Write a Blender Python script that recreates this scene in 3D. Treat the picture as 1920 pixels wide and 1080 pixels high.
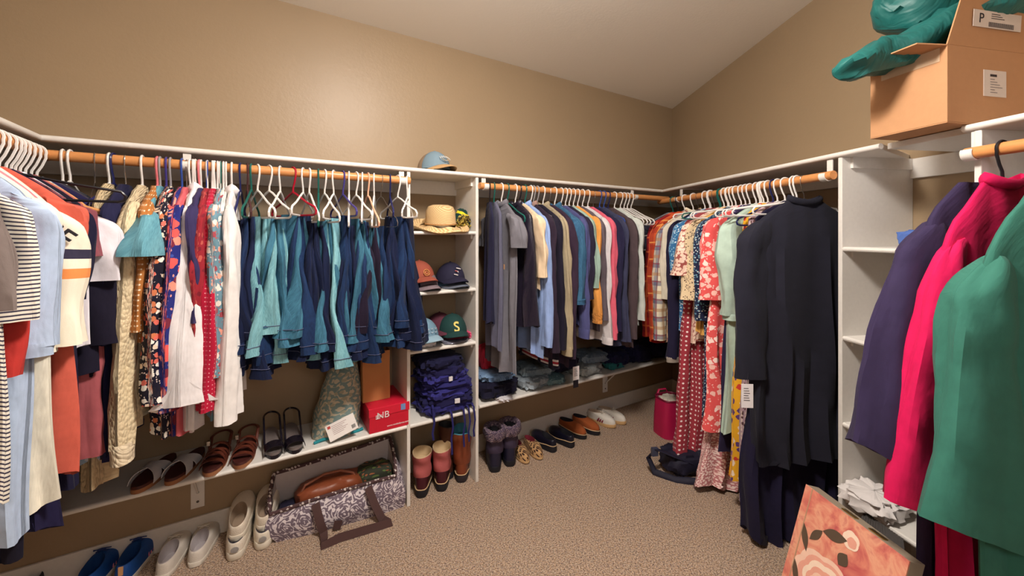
import bpy, math, random
from mathutils import Vector, Matrix, noise
for o in list(bpy.data.objects): bpy.data.objects.remove(o)
S = bpy.context.scene; COL = S.collection
# ---------------- camera, world, light, exposure ----------------
F = 755.0; CX = 960.0; HY = 440.0; EYE = 1.5
cd = bpy.data.cameras.new('camera'); cam = bpy.data.objects.new('camera', cd); COL.objects.link(cam)
cam.location = (0, 0, EYE); cam.rotation_euler = (math.pi/2, 0, 0)
cd.sensor_width = 36; cd.lens = F/1920*36; cd.shift_y = -100/1920; cd.clip_start = .02
S.camera = cam
w = bpy.data.worlds.new('world'); S.world = w; w.use_nodes = True
w.node_tree.nodes['Background'].inputs[0].default_value = (.85, .9, 1, 1)
w.node_tree.nodes['Background'].inputs[1].default_value = .5
S.view_settings.view_transform = 'Standard'; S.view_settings.look = 'None'
S.view_settings.exposure = 0.55; S.view_settings.gamma = 1; S.view_settings.use_curve_mapping = False
def area(name, loc, target, size, power, col):
    d = bpy.data.lights.new(name, 'AREA'); d.shape = 'DISK'; d.size = size; d.energy = power; d.color = col
    o = bpy.data.objects.new(name, d); COL.objects.link(o); o.location = loc
    o.rotation_euler = (Vector(target)-Vector(loc)).to_track_quat('-Z', 'Y').to_euler(); return o
area('ceiling_light_glow', (.15, 1.0, 2.78), (.15, 1.0, 0), .34, 26, (1, .92, .84))
pl_ = bpy.data.lights.new('ceiling_lamp_bulb', 'POINT'); pl_.energy = 50; pl_.color = (1, .93, .86); pl_.shadow_soft_size = .13
po_ = bpy.data.objects.new('ceiling_lamp_bulb', pl_); COL.objects.link(po_); po_.location = (.15, 1.0, 2.66)
area('front_fill_light', (.4, -.95, 1.45), (.2, 2, .9), 1.7, 62, (.95, .96, 1))  # added frontal fill to brighten floor and low shelves; no doorway behind it

# ---------------- helpers ----------------
def lin(c):
    return tuple(((v/255)/12.92 if v/255 <= .04045 else ((v/255+.055)/1.055)**2.4) for v in c)+(1,)
def tag(o, label=None, cat=None, group=None, kind=None):
    if label: o['label'] = label
    if cat: o['category'] = cat
    if group: o['group'] = group
    if kind: o['kind'] = kind
    return o
def empty(name, loc, rz, label, cat, group=None, rot=None):
    o = bpy.data.objects.new(name, None); COL.objects.link(o); o.empty_display_size = .05
    o.location = loc; o.rotation_euler = rot if rot else (0, 0, rz)
    return tag(o, label, cat, group)
class MB:
    def __init__(s): s.v = []; s.f = []; s.uv = []
    def add(s, verts, faces, uvs=None):
        n = len(s.v); s.v += [tuple(v) for v in verts]; s.f += [tuple(i+n for i in f) for f in faces]
        s.uv += uvs if uvs else [(v[0]+v[1]*.7, v[2]+v[1]*.7) for v in verts]
    def box(s, lo, hi, M=None):
        x0, y0, z0 = lo; x1, y1, z1 = hi
        v = [(x0,y0,z0),(x1,y0,z0),(x1,y1,z0),(x0,y1,z0),(x0,y0,z1),(x1,y0,z1),(x1,y1,z1),(x0,y1,z1)]
        if M: v = [tuple(M @ Vector(p)) for p in v]
        s.add(v, [(3,2,1,0),(4,5,6,7),(0,1,5,4),(1,2,6,5),(2,3,7,6),(3,0,4,7)])
    def prism(s, poly, z0, z1):
        n = len(poly); zf = (lambda z, p: z(p) if callable(z) else z)
        v = [(p[0], p[1], zf(z0, p)) for p in poly]+[(p[0], p[1], zf(z1, p)) for p in poly]
        a = sum(poly[i][0]*poly[(i+1)%n][1]-poly[(i+1)%n][0]*poly[i][1] for i in range(n))
        f = [tuple(range(n-1, -1, -1)), tuple(range(n, 2*n))]+[(i, (i+1)%n, n+(i+1)%n, n+i) for i in range(n)]
        if a < 0: f = [t[::-1] for t in f]
        s.add(v, f)
    def loft(s, rings, uvs=None, cap0=False, cap1=False, close=True):
        n = len(rings[0]); v = [p for r in rings for p in r]; f = []
        for i in range(len(rings)-1):
            for j in range(n if close else n-1):
                k = (j+1) % n
                f.append((i*n+j, i*n+k, (i+1)*n+k, (i+1)*n+j))
        if cap0: f.append(tuple(range(n-1, -1, -1)))
        if cap1: f.append(tuple(range((len(rings)-1)*n, len(rings)*n)))
        s.add(v, f, uvs)
    def tube(s, pts, r, seg=8, caps=True, closed=False, flat=1.0):
        pts = [Vector(p) for p in pts]; n = len(pts); rings = []; up = None
        for i, p in enumerate(pts):
            if closed: d = pts[(i+1)%n]-pts[i-1]
            else: d = pts[min(i+1, n-1)]-pts[max(i-1, 0)]
            d.normalize()
            if up is None:
                up = Vector((0, 0, 1)) if abs(d.z) < .9 else Vector((0, 1, 0))
            a = d.cross(up)
            if a.length < 1e-4: a = d.orthogonal()
            a.normalize(); b = a.cross(d).normalized(); up = b
            rr = r[i] if isinstance(r, (list, tuple)) else r
            rings.append([tuple(p+a*math.cos(t)*rr+b*math.sin(t)*rr*flat) for t in [2*math.pi*k/seg for k in range(seg)]])
        if closed: rings.append(rings[0]); caps = False
        s.loft(rings, None, caps, caps)
    def lathe(s, prof, seg=28, M=None, cap0=False, cap1=False, fn=None):
        rings = []
        for (r, z) in prof:
            ring = []
            for k in range(seg):
                a = 2*math.pi*k/seg; p = Vector((r*math.cos(a), r*math.sin(a), z))
                if fn: p = Vector(fn(p, a))
                ring.append(tuple(M @ p) if M else tuple(p))
            rings.append(ring)
        s.loft(rings, None, cap0, cap1)
    def build(s, name, m, parent=None, smooth=True, bevel=0, sub=0, M=None, sharp=40):
        me = bpy.data.meshes.new(name)
        me.from_pydata([tuple(M @ Vector(v)) for v in s.v] if M else s.v, [], s.f)
        uvl = me.uv_layers.new(name='UVMap')
        for l in me.loops: uvl.data[l.index].uv = s.uv[l.vertex_index]
        me.materials.append(m)
        o = bpy.data.objects.new(name, me); COL.objects.link(o)
        if parent: o.parent = parent
        if smooth:
            for p in me.polygons: p.use_smooth = True
            try: me.set_sharp_from_angle(angle=math.radians(sharp))
            except Exception: pass
        if bevel:
            b = o.modifiers.new('b', 'BEVEL'); b.width = bevel; b.segments = 2; b.limit_method = 'ANGLE'; b.angle_limit = .7
        if sub:
            b = o.modifiers.new('s', 'SUBSURF'); b.levels = sub; b.render_levels = sub
        me.update(); return o
def arc(c, r, a0, a1, n, ax='xz', ry=None):
    out = []
    for i in range(n+1):
        a = math.radians(a0+(a1-a0)*i/n); u = math.cos(a)*r; v = math.sin(a)*(ry or r)
        if ax == 'xz': out.append((c[0]+u, c[1], c[2]+v))
        elif ax == 'xy': out.append((c[0]+u, c[1]+v, c[2]))
        else: out.append((c[0], c[1]+u, c[2]+v))
    return out
def text(name, s, size, m, parent, M, ext=.0008, sx=1):
    cu = bpy.data.curves.new('t', 'FONT'); cu.body = s; cu.size = size; cu.extrude = ext
    cu.align_x = 'CENTER'; cu.align_y = 'CENTER'
    t = bpy.data.objects.new('t', cu); COL.objects.link(t)
    me = bpy.data.meshes.new_from_object(t, depsgraph=bpy.context.evaluated_depsgraph_get())
    bpy.data.objects.remove(t); me.transform(M @ Matrix.Diagonal((sx, 1, 1, 1)))
    me.name = name; me.materials.clear(); me.materials.append(m)
    o = bpy.data.objects.new(name, me); COL.objects.link(o); o.parent = parent; return o
def frame(o, x, y, z=None):   # matrix whose local axes are x (right), y (up)
    x = Vector(x).normalized(); y = Vector(y); z = x.cross(y).normalized(); y = z.cross(x)
    M = Matrix.Identity(4)
    for i in range(3): M[i][0] = x[i]; M[i][1] = y[i]; M[i][2] = z[i]; M[i][3] = o[i]
    return M

# ---------------- materials ----------------
class NT:
    def __init__(s, name):
        s.m = bpy.data.materials.new(name); s.m.use_nodes = True; s.t = s.m.node_tree; s.n = s.t.nodes
        s.b = s.n['Principled BSDF']
    def node(s, typ, **k):
        n = s.n.new(typ)
        for a, v in k.items(): setattr(n, a, v)
        return n
    def link(s, a, b): s.t.links.new(a, b)
    def inp(s, sock, v):
        if hasattr(v, 'links') or hasattr(v, 'is_output'): s.link(v, sock)
        else: sock.default_value = v
    def math(s, op, a, b=0., c=None):
        n = s.node('ShaderNodeMath', operation=op); s.inp(n.inputs[0], a); s.inp(n.inputs[1], b)
        if c is not None: s.inp(n.inputs[2], c)
        return n.outputs[0]
    def mix(s, f, a, b, blend='MIX'):
        n = s.node('ShaderNodeMix', data_type='RGBA', blend_type=blend)
        s.inp(n.inputs[0], f); s.inp(n.inputs[6], a); s.inp(n.inputs[7], b); return n.outputs[2]
    def coord(s, which, scale=(1, 1, 1), rot=0):
        tc = s.node('ShaderNodeTexCoord'); mp = s.node('ShaderNodeMapping')
        mp.inputs['Scale'].default_value = scale; mp.inputs['Rotation'].default_value = (0, 0, rot)
        s.link(tc.outputs[which], mp.inputs[0]); return mp.outputs[0]
    def noise(s, vec, scale, detail=3, rough=.5, dist=0):
        n = s.node('ShaderNodeTexNoise'); s.link(vec, n.inputs['Vector']); n.inputs['Scale'].default_value = scale
        n.inputs['Detail'].default_value = detail; n.inputs['Roughness'].default_value = rough; n.inputs['Distortion'].default_value = dist
        return n.outputs[0]
    def ramp(s, f, stops, const=False):
        n = s.node('ShaderNodeValToRGB'); s.link(f, n.inputs[0]); r = n.color_ramp
        if const: r.interpolation = 'CONSTANT'
        while len(r.elements) > 1: r.elements.remove(r.elements[-1])
        for i, (p, c) in enumerate(stops):
            e = r.elements[0] if i == 0 else r.elements.new(p)
            e.position = p; e.color = c if len(c) == 4 else lin(c)
        return n.outputs[0]
    def bump(s, h, strength=.3, dist=.01, prev=None):
        n = s.node('ShaderNodeBump'); n.inputs['Strength'].default_value = strength; n.inputs['Distance'].default_value = dist
        s.link(h, n.inputs['Height'])
        if prev: s.link(prev, n.inputs['Normal'])
        return n.outputs[0]
    def out(s, col, rough=.8, normal=None, spec=.3, metal=0, sheen=0):
        s.inp(s.b.inputs['Base Color'], col if not isinstance(col, tuple) else (col if len(col) == 4 else lin(col)))
        s.inp(s.b.inputs['Roughness'], rough); s.b.inputs['Specular IOR Level'].default_value = spec
        s.b.inputs['Metallic'].default_value = metal; s.b.inputs['Sheen Weight'].default_value = sheen
        if normal: s.link(normal, s.b.inputs['Normal'])
        return s.m
MC = {}
def fabric(c, pat='plain', rough=.85, wr=.5, **k):
    key = (c, pat, rough, wr, repr(sorted(k.items())))
    if key in MC: return MC[key]
    t = NT(k.get('name', pat+'_fabric')); uv = t.coord('UV')
    oc = t.coord('UV', (1, .35, 1))
    base = lin(c); n1 = t.noise(oc, 9, 4, .6)
    if pat in ('plain', 'knit', 'suede'):
        col = t.mix(t.noise(uv, k.get('sc', 25), 3), tuple(v*.82 for v in base[:3])+(1,), tuple(min(1, v*1.18) for v in base[:3])+(1,))
    elif pat == 'denim':
        l = lin(k['light'])
        f = t.math('MULTIPLY_ADD', t.noise(t.coord('UV', (1, .25, 1)), 14, 5, .65), 2.2, -.6)
        col = t.mix(t.math('MINIMUM', t.math('MAXIMUM', f, 0.), 1.), base, l)
        col = t.mix(.3, col, t.ramp(t.noise(t.coord('UV', (1, .12, 1)), 420, 2), [(.3, tuple(v*.6 for v in c)), (.7, tuple(min(255, v*1.15) for v in k['light']))]))
    elif pat == 'stripe':
        sp = t.node('ShaderNodeSeparateXYZ'); t.link(uv, sp.inputs[0])
        f = t.math('FRACT', t.math('MULTIPLY', sp.outputs[k.get('axis', 1)], k['freq']))
        col = t.mix(t.math('LESS_THAN', f, k.get('duty', .35)), base, lin(k['c2']))
    elif pat == 'bands':   # solid bands between heights (v coordinate) on a plain base
        sp = t.node('ShaderNodeSeparateXYZ'); t.link(uv, sp.inputs[0]); col = base
        for (v0, v1, cc) in k['bands']:
            m = t.math('MULTIPLY', t.math('GREATER_THAN', sp.outputs[1], v0), t.math('LESS_THAN', sp.outputs[1], v1))
            col = t.mix(m, col, lin(cc))
    elif pat == 'plaid':
        sp = t.node('ShaderNodeSeparateXYZ'); t.link(uv, sp.inputs[0]); col = base
        for (fr, ph, duty, cc, am) in k['bars']:
            for ax in (0, 1):
                f = t.math('FRACT', t.math('MULTIPLY_ADD', sp.outputs[ax], fr, ph))
                col = t.mix(t.math('MULTIPLY', t.math('LESS_THAN', f, duty), am), col, lin(cc))
    elif pat == 'cells':   # dots, ditsy florals, leaf prints, leopard, damask
        col = base
        for (sc, rad, pal, rnd, ring) in k['layers']:
            vec = uv
            if rnd > .4:
                nn = t.node('ShaderNodeTexNoise'); t.link(uv, nn.inputs['Vector']); nn.inputs['Scale'].default_value = sc*1.7
                vm = t.node('ShaderNodeVectorMath', operation='SCALE'); t.link(nn.outputs['Color'], vm.inputs[0]); vm.inputs[3].default_value = .55/sc
                va = t.node('ShaderNodeVectorMath', operation='ADD'); t.link(uv, va.inputs[0]); t.link(vm.outputs[0], va.inputs[1]); vec = va.outputs[0]
            v = t.node('ShaderNodeTexVoronoi', voronoi_dimensions='2D'); t.link(vec, v.inputs['Vector'])
            v.inputs['Scale'].default_value = sc; v.inputs['Randomness'].default_value = rnd
            sp = t.node('ShaderNodeSeparateColor'); t.link(v.outputs['Color'], sp.inputs[0])
            pc = t.ramp(sp.outputs[0], [(i/len(pal), q) for i, q in enumerate(pal)], True)
            if ring == 2: m = t.math('GREATER_THAN', t.math('SINE', t.math('MULTIPLY', v.outputs['Distance'], rad)), .1)
            else:
                m = t.math('LESS_THAN', v.outputs['Distance'], rad)
                if ring == 1: m = t.math('MULTIPLY', m, t.math('GREATER_THAN', v.outputs['Distance'], rad*.55))
            col = t.mix(m, col, pc)
    b = t.bump(n1, wr, .02)
    if pat == 'knit':
        wv = t.node('ShaderNodeTexVoronoi'); t.link(t.coord('UV', (1, .6, 1)), wv.inputs['Vector']); wv.inputs['Scale'].default_value = 110
        b = t.bump(wv.outputs['Distance'], .9, .006, b)
    else: b = t.bump(t.noise(uv, 500, 1), .12, .002, b)
    MC[key] = t.out(col, rough, b, k.get('spec', .25), 0, k.get('sheen', .03)); return MC[key]
def simple(c, rough=.5, name='paint', bump=0, sc=60, metal=0, spec=.4, var=.06, emit=0):
    key = (c, rough, name, bump, sc, metal)
    if key in MC: return MC[key]
    t = NT(name); oc = t.coord('Object'); base = lin(c)
    n = t.noise(oc, sc, 3)
    col = t.mix(n, tuple(v*(1-var) for v in base[:3])+(1,), tuple(min(1, v*(1+var)) for v in base[:3])+(1,))
    nb = t.bump(n, bump, .003) if bump else None
    MC[key] = t.out(col, rough, nb, spec, metal); return MC[key]
WHITE = simple((222, 218, 212), .35, 'white_semigloss_paint')
def wallmat():
    t = NT('taupe_wall_paint'); oc = t.coord('Object')
    n = t.noise(oc, 55, 4, .6); col = t.mix(t.noise(oc, 3, 3), lin((152, 131, 104)), lin((159, 137, 109)))
    return t.out(col, .42, t.bump(n, .22, .004), .35)
WALL = wallmat()
def ceilmat():
    t = NT('ceiling_paint'); oc = t.coord('Object')
    return t.out(lin((226, 219, 208)), .8, t.bump(t.noise(oc, 70, 4), .2, .004), .2)
def carpet():
    t = NT('speckled_carpet'); oc = t.coord('Object')
    n = t.noise(oc, 150, 2, .9); n2 = t.noise(t.coord('Object', (3, 1, 1), .35), 1.7, 3, .6, .5); n3 = t.noise(oc, 120, 1, .5)
    col = t.ramp(n, [(.38, (60, 44, 42)), (.45, (132, 104, 86)), (.52, (188, 160, 138)), (.58, (238, 218, 198))])
    col = t.mix(t.math('MULTIPLY', n2, .55), col, t.ramp(n, [(.38, (100, 78, 66)), (.58, (236, 214, 190))]))
    col = t.mix(.38, col, t.ramp(n3, [(.36, (96, 84, 96)), (.46, (196, 168, 150)), (.54, (206, 160, 110)), (.64, (176, 170, 156))]))
    return t.out(col, .95, t.bump(n, .9, .012), .1)
ROD = None
def wood(c, name='varnished_pine', sc=3):
    t = NT(name); oc = t.coord('Object', (14, 14, 14)); n = t.noise(t.coord('Object', (5, 5, 30)), sc, 4, .6, .5)
    b = lin(c)
    return t.out(t.mix(n, tuple(v*.75 for v in b[:3])+(1,), tuple(min(1, v*1.25) for v in b[:3])+(1,)), .35, None, .4)
ROD = wood((205, 140, 84))
PL = {'white': simple((228, 224, 220), .3, 'white_plastic'), 'black': simple((22, 20, 26), .3, 'black_plastic'),
      'navy': simple((28, 34, 84), .3, 'navy_plastic'), 'grey': simple((150, 146, 148), .45, 'grey_plastic'),
      'pink': simple((226, 120, 128), .35, 'pink_plastic'), 'blue': simple((50, 76, 150), .3, 'blue_plastic'),
      'teal': simple((22, 92, 84), .3, 'teal_plastic'), 'red': simple((168, 18, 44), .3, 'red_plastic'),
      'purple': simple((66, 58, 130), .3, 'purple_plastic'), 'peach': simple((238, 180, 150), .35, 'peach_plastic'),
      'brown': simple((70, 40, 42), .35, 'brown_plastic'), 'metal': simple((190, 188, 186), .25, 'chrome_wire', metal=1)}

# ---------------- layout of the closet ----------------
UA = Vector((.853, .5219)); NA = Vector((-.5219, .853)); PA = Vector((-.563, 2.225))      # left long wall: front line of its shelves
UB = Vector((.150, -.9887)); NB_ = Vector((.9887, .150)); PB = Vector((1.244, 3.331))     # right wall, running towards the viewer
PC = PA-1.399*UA; UC = -NA; NC = -UA                                                      # short wall at far left
DA, DB, DC = .31, .38, .31
def isect(p, d, q, e):
    det = d.x*(-e.y)+e.x*d.y; r = q-p
    return p+d*((r.x*(-e.y)+e.x*r.y)/det)
K1 = isect(PA+NA*DA, UA, PB+NB_*DB, UB); K0 = isect(PA+NA*DA, UA, PC+NC*DC, UC)
K2 = K0+UC*2.6; K3 = K1+UB*5.0
def along(line, off, x):      # distance along a line (shifted off towards the wall) seen at image column x
    p, u, n = line; q = p+n*off; k = (x-CX)/F
    return (k*q.y-q.x)/(u.x-k*u.y)
LA = (PA, UA, NA); LB = (PB, UB, NB_); LC = (PC, UC, NC)
def at(line, s, off=0, z=0):
    p = line[0]+line[1]*s+line[2]*off; return Vector((p.x, p.y, z))
def zpx(y, p): return EYE+(HY-y)*p.y/F
def pt(x, y, Y): return Vector(((x-CX)/F*Y, Y, EYE+(HY-y)/F*Y))
def ceilz(p): return 2.712+.0473*(p[0]-1.545)-.1052*(p[1]-3.879)
ANG = {id(LA): math.atan2(-NA.y, -NA.x), id(LB): math.atan2(-NB_.y, -NB_.x), id(LC): math.atan2(-NC.y, -NC.x)}

def wall(name, a, b, out):
    m = MB(); m.prism([a, b, b+out*.12, a+out*.12], -.02, lambda p: ceilz(p)+.1)
    tag(m.build(name, WALL, smooth=False), 'taupe painted closet wall', None, None, 'structure')
wall('wall_left', K0-UA*.12, K1+UA*.2, NA); wall('wall_right', K1-UB*.2, K3, NB_)
wall('wall_side', K0-UC*.12, K2, NC); wall('wall_back', K2, K3, Vector((0, -1)))
m = MB(); m.prism([K0, K1, K3, K2], -.08, 0.0); tag(m.build('floor', carpet(), smooth=False), 'speckled beige carpet', None, None, 'structure')
m = MB(); m.prism([K0, K1, K3, K2], ceilz, lambda p: ceilz(p)+.12); tag(m.build('ceiling', ceilmat(), smooth=False), 'pale ceiling', None, None, 'structure')
def strip(name, a, b, n, d, z0, z1, m=WHITE):
    q = MB(); q.prism([a, b, b-n*d, a-n*d], z0, z1)
    return tag(q.build(name, m, smooth=False, bevel=.003), 'white painted board along the wall', None, None, 'structure')
strip('baseboard_left', K0, K1, NA, .014, 0, .115); strip('baseboard_right', K1, K3, NB_, .014, 0, .115); strip('baseboard_side', K0, K2, NC, .014, 0, .115)
ZS = 1.872; TS = .024
strip('trim_1', K0, K1, NA, .018, ZS-TS-.09, ZS-TS); strip('trim_2', K1, K3, NB_, .018, ZS-TS-.09, ZS-TS); strip('trim_3', K0, K2, NC, .018, ZS-TS-.09, ZS-TS)
# --- long top shelves ---
def board(name, poly, z1, th, label, nose=None, cat='shelf'):
    q = MB(); q.prism(poly, z1-th, z1); o = q.build(name, WHITE, smooth=False, bevel=.002); tag(o, label, cat)
    if nose:
        a, b = nose; q = MB(); q.tube([(a.x, a.y, z1-th/2), (b.x, b.y, z1-th/2)], th/2, 12)
        c = q.build('nosing', WHITE, o)
    return o
v2 = lambda v: Vector((v.x, v.y))
fa0 = PC; fa1 = PB
board('closet_shelf', [K0, K1, PB, PC], ZS, TS, 'long white shelf above the rods, running along the left wall under the grey cap', (fa0, fa1))
sP1 = along(LB, 0, 1571); sP2 = along(LB, 0, 1831)
fb = PB+UB*(along(LB, 0, 1652)); fb2 = PB+UB*(along(LB, 0, 1807)); fb3 = PB+UB*3.2
board('closet_shelf', [K1, K1+UB*(sP1+.5), fb, PB], ZS, TS, 'white shelf above the dresses and the black coat on the right wall', (PB, fb))
g0 = fb+NB_*.03; g1 = fb2+NB_*.03
board('closet_shelf', [g0+NB_*.34, g1+NB_*.34, g1, g0], ZS, TS, 'square-edged white shelf piece under the cardboard box')
board('closet_shelf', [fb2, fb3, fb3+NB_*.38, fb2+NB_*.38], ZS, TS, 'white shelf with rounded end above the green and pink robes', (fb2, fb3))
board('closet_shelf', [K0, PC, PC+UC*2.1, K0+UC*2.1], ZS, TS, 'white shelf at the far left edge above the tees and shirts', (PC, PC+UC*2.1))
# --- rods ---
ZRA, ZRB = 1.795, 1.770; RR = .020
def rod(line, s0, s1, off, z, label):
    a = at(line, s0, off, z); b = at(line, s1, off, z); o = bpy.data.objects.new('closet_rod', None)
    q = MB(); q.tube([a, b], RR, 20); return tag(q.build('closet_rod', ROD), label, 'rod')
RO = -.02
rod(LA, -1.399+.015, -.008, RO, ZRA, 'wooden clothes rod carrying the floral tops and jeans, left of the hat cubby')
rod(LA, along(LA, RO, 899), 2.16, RO, ZRA, 'wooden clothes rod carrying jackets, between the hat cubby and the corner')
rod(LB, -.01, along(LB, RO, 1563), RO, ZRB, 'wooden clothes rod carrying dresses and the black coat')
rod(LB, along(LB, RO, 1812), 3.1, RO, ZRB, 'wooden clothes rod carrying the green and pink robes at right')
rod(LC, .0, 2.0, RO, ZRA, 'wooden clothes rod at the far left edge carrying the tees')
def bracket(line, x, z, label):
    s = along(line, RO, x); e = empty('rod_bracket', at(line, s, RO, z), ANG[id(line)], label, 'bracket')
    q = MB(); q.tube(arc((0, 0, 0), RR+.004, -200, 20, 12), .013, 6, flat=.25); 
    q2 = MB(); rings = []
    for a in range(-190, 31, 20):
        r = math.radians(a); c, s_ = math.cos(r), math.sin(r)
        rings.append([(c*(RR+.001), -.016, s_*(RR+.001)), (c*(RR+.005), -.016, s_*(RR+.005)), (c*(RR+.005), .016, s_*(RR+.005)), (c*(RR+.001), .016, s_*(RR+.001))])
    q2.loft(rings, None, True, True); q2.build('cradle', WHITE, e, bevel=.001)
    q = MB(); q.box((-.027, -.014, .01), (-.021, .014, ZS-TS-z)); q.box((-.20, -.014, ZS-TS-z-.005), (-.021, .014, ZS-TS-z)); q.build('arm', WHITE, e, smooth=False, bevel=.001)
for x, l in ((349, 'white rod bracket above the floral tops'), (755, 'white rod bracket at the right end of the jeans rod')):
    bracket(LA, x, ZRA, l)
for x, l in ((910, 'white rod bracket right of the hat cubby, above the navy jacket'), (1190, 'white rod bracket above the jackets nearest the corner')):
    bracket(LA, x, ZRA, l)
bracket(LB, 1272, ZRB, 'white rod bracket on the dress rod beside the corner'); bracket(LB, 1548, ZRB, 'white rod bracket behind the black coat')
bracket(LB, 1821, ZRB, 'white rod bracket at the end of the robe rod')
# --- cubby towers ---
def cubby(line, s0, s1, dep, shelves, label, cleat=True):
    e = empty('cubby_tower', at(line, s0, 0, 0), ANG[id(line)], label, 'shelving')   # local x to the room, y along the wall
    W = s1-s0; t = .019
    for y in (0, W-t):
        q = MB(); q.box((-dep, y, .0), (0, y+t, ZS-TS)); q.build('side_panel', WHITE, e, smooth=False, bevel=.003)
    sgn = 1
    for z in shelves:
        q = MB(); q.box((-dep+.016, t, z-.02), (-.012, W-t, z)); q.tube([(-.012, t, z-.01), (-.012, W-t, z-.01)], .0105, 10)
        s = q.build('shelf', WHITE, e, sharp=30)
        for y in (t, W-t-.012):
            q = MB(); q.box((-dep+.03, y, z-.045), (-.045, y+.012, z-.02)); q.build('cleat', WHITE, s, smooth=False)
    for y in (t, W-t-.012):
        q = MB(); q.box((-dep+.02, y, ZS-TS-.05), (-.045, y+.012, ZS-TS)); q.build('cleat', WHITE, e, smooth=False)
    return e
sA2 = along(LA, 0, 897.5)
cubby(LA, -.017, sA2, DA, [1.52, 1.177, .854, .445], 'white open cubby tower holding hats, navy clothes and boots')
cubby(LB, sP1, sP2+.012, DB, [1.445, 1.046, .66, .335], 'white open cubby tower at right, mostly behind the purple robe')
# --- low shelves ---
ZL = .452
def lowshelf(line, s0, s1, z, label, brk):
    a = line[0]+line[1]*s0; b = line[0]+line[1]*s1; n = line[2]
    o = board('low_shelf', [a, b, b+n*DA, a+n*DA], z, .02, label, (a, b))
    for x in brk:
        s = along(line, DA, x); e = at(line, s, DA, z-.02)
        q = MB(); M = Matrix.Translation(e) @ Matrix.Rotation(ANG[id(line)], 4, 'Z')
        q.box((.001, -.027, -.275), (.006, .027, 0), M); q.box((.001, -.018, -.004), (.25, .018, 0), M)
        q.tube([M @ Vector((.008, 0, -.20)), M @ Vector((.20, 0, -.006))], .005, 6)
        bo = q.build('shelf_bracket', WHITE, o, smooth=False, bevel=.001)
        for zz in (-.20, -.245):
            q = MB(); q.lathe([(.006, 0), (.005, .002), (.001, .003)], 12, M @ Matrix.Translation((.006, 0, zz)) @ Matrix.Rotation(math.pi/2, 4, 'Y'), cap1=True); q.build('screw', simple((90, 88, 86), .3, 'screw_steel', metal=1), bo)
lowshelf(LA, -1.399-.29, -.02, ZL, 'low white shelf along the left wall carrying sandals and the red shoebox', [371])
lowshelf(LA, sA2+.003, 2.42, .462, 'low white shelf piled with folded jeans under the jackets', [1134])
# ---------------- hangers and clothes ----------------
HZ = -.105
def hanger(line, s, z, col, label, yaw=0, W=.205, off=RO, group=None, drop=.085, tilt=0, rz0=0, metal=False):
    e_rot = (tilt, 0, ANG[id(line)]+math.radians(yaw))
    M = Matrix.Translation((0, 0, 0)); q = MB(); r = .0042 if col != 'metal' else .0022
    R = RR+r
    hook = [(R*math.cos(math.radians(a)), 0, R*math.sin(math.radians(a))) for a in range(200, -31, -18)]
    hook = arc((0, 0, 0), R, 205, -20, 12)
    stem = [(R*.96, 0, -.02), (.013, 0, -.05), (.002, 0, -.072), (0, 0, HZ+.012)]
    q.tube(hook+stem, r, 6)
    sl = [(0, 0, HZ+.012), (.03, 0, HZ), (W*.6, 0, HZ-drop*.6), (W-.012, 0, HZ-drop*.93), (W, 0, HZ-drop-.012), (W-.004, 0, HZ-drop-.026), (W-.02, 0, HZ-drop-.031)]
    bar = [(-x, y, zz) for (x, y, zz) in sl[::-1]]
    q.tube(sl+[(0, 0, HZ-drop-.031)]+bar, r*1.15 if col != 'metal' else .002, 6)
    o = q.build({'metal': 'wire_hanger'}.get(col, 'plastic_hanger'), PL[col])
    o.location = at(line, s, off, z); o.rotation_euler = e_rot
    return tag(o, label, 'hanger', group)
def spow(v, p): return math.copysign(abs(v)**p, v)
def body_mesh(w, L, wb, th, thb, seed, neck=.055, slope=.085, amp=.012, rows=26, z0=HZ+.006, N=44, flare=1.0, hemwave=.01, waist=0, kf=1.0):
    rnd = random.Random(seed); ph = [rnd.uniform(0, 6.3) for _ in range(6)]; q = MB(); rings = []; uvs = []
    for i in range(rows+2):
        if i == rows+1: dz = L-.025; sc = .96
        else: t = i/rows; dz = L*(t**1.35); sc = 1
        z = z0-dz
        if dz < slope: hw = neck+(w-neck)*(.7*dz/slope+.3*math.sin(dz/slope*math.pi/2))
        else:
            f = (dz-slope)/(L-slope); hw = w+(wb-w)*(f**flare)-waist*math.exp(-((f-.35)/.2)**2)
        f = min(1, dz/L); e = min(1, dz/(slope*1.6)); tk = (.013+(th-.013)*e)*(1-f)+(thb)*f if dz > slope*.3 else .013
        tk *= sc; hw *= sc; ring = []; am = amp*(.25+1.2*f)
        for k in range(N):
            a = 2*math.pi*k/N; c = math.cos(a); s_ = math.sin(a); x = hw*spow(c, .85); y = tk*spow(s_, .75)
            kk = 6.3/.11*kf
            cw = am*(math.sin(kk*x*1.0+ph[0]+2.0*z)+.6*math.sin(kk*1.9*x+ph[1]-3*z)+.45*math.sin(kk*.45*x+ph[2]))
            y += cw*(.5+.5*abs(s_)); x += am*.55*math.sin(9*z+ph[3]+a)
            x += hw*.05*math.sin(a*7+ph[4])*f
            hz = hemwave*math.sin(a*3+ph[5])*f*f
            ring.append((x, y, z+hz)); uvs.append((a/6.283*(2*hw+2*tk)*1.6+ph[0], z+ph[0]*.03 if not kf < 0 else z))
        rings.append(ring)
    q.loft(rings, uvs, True, False); return q
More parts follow.
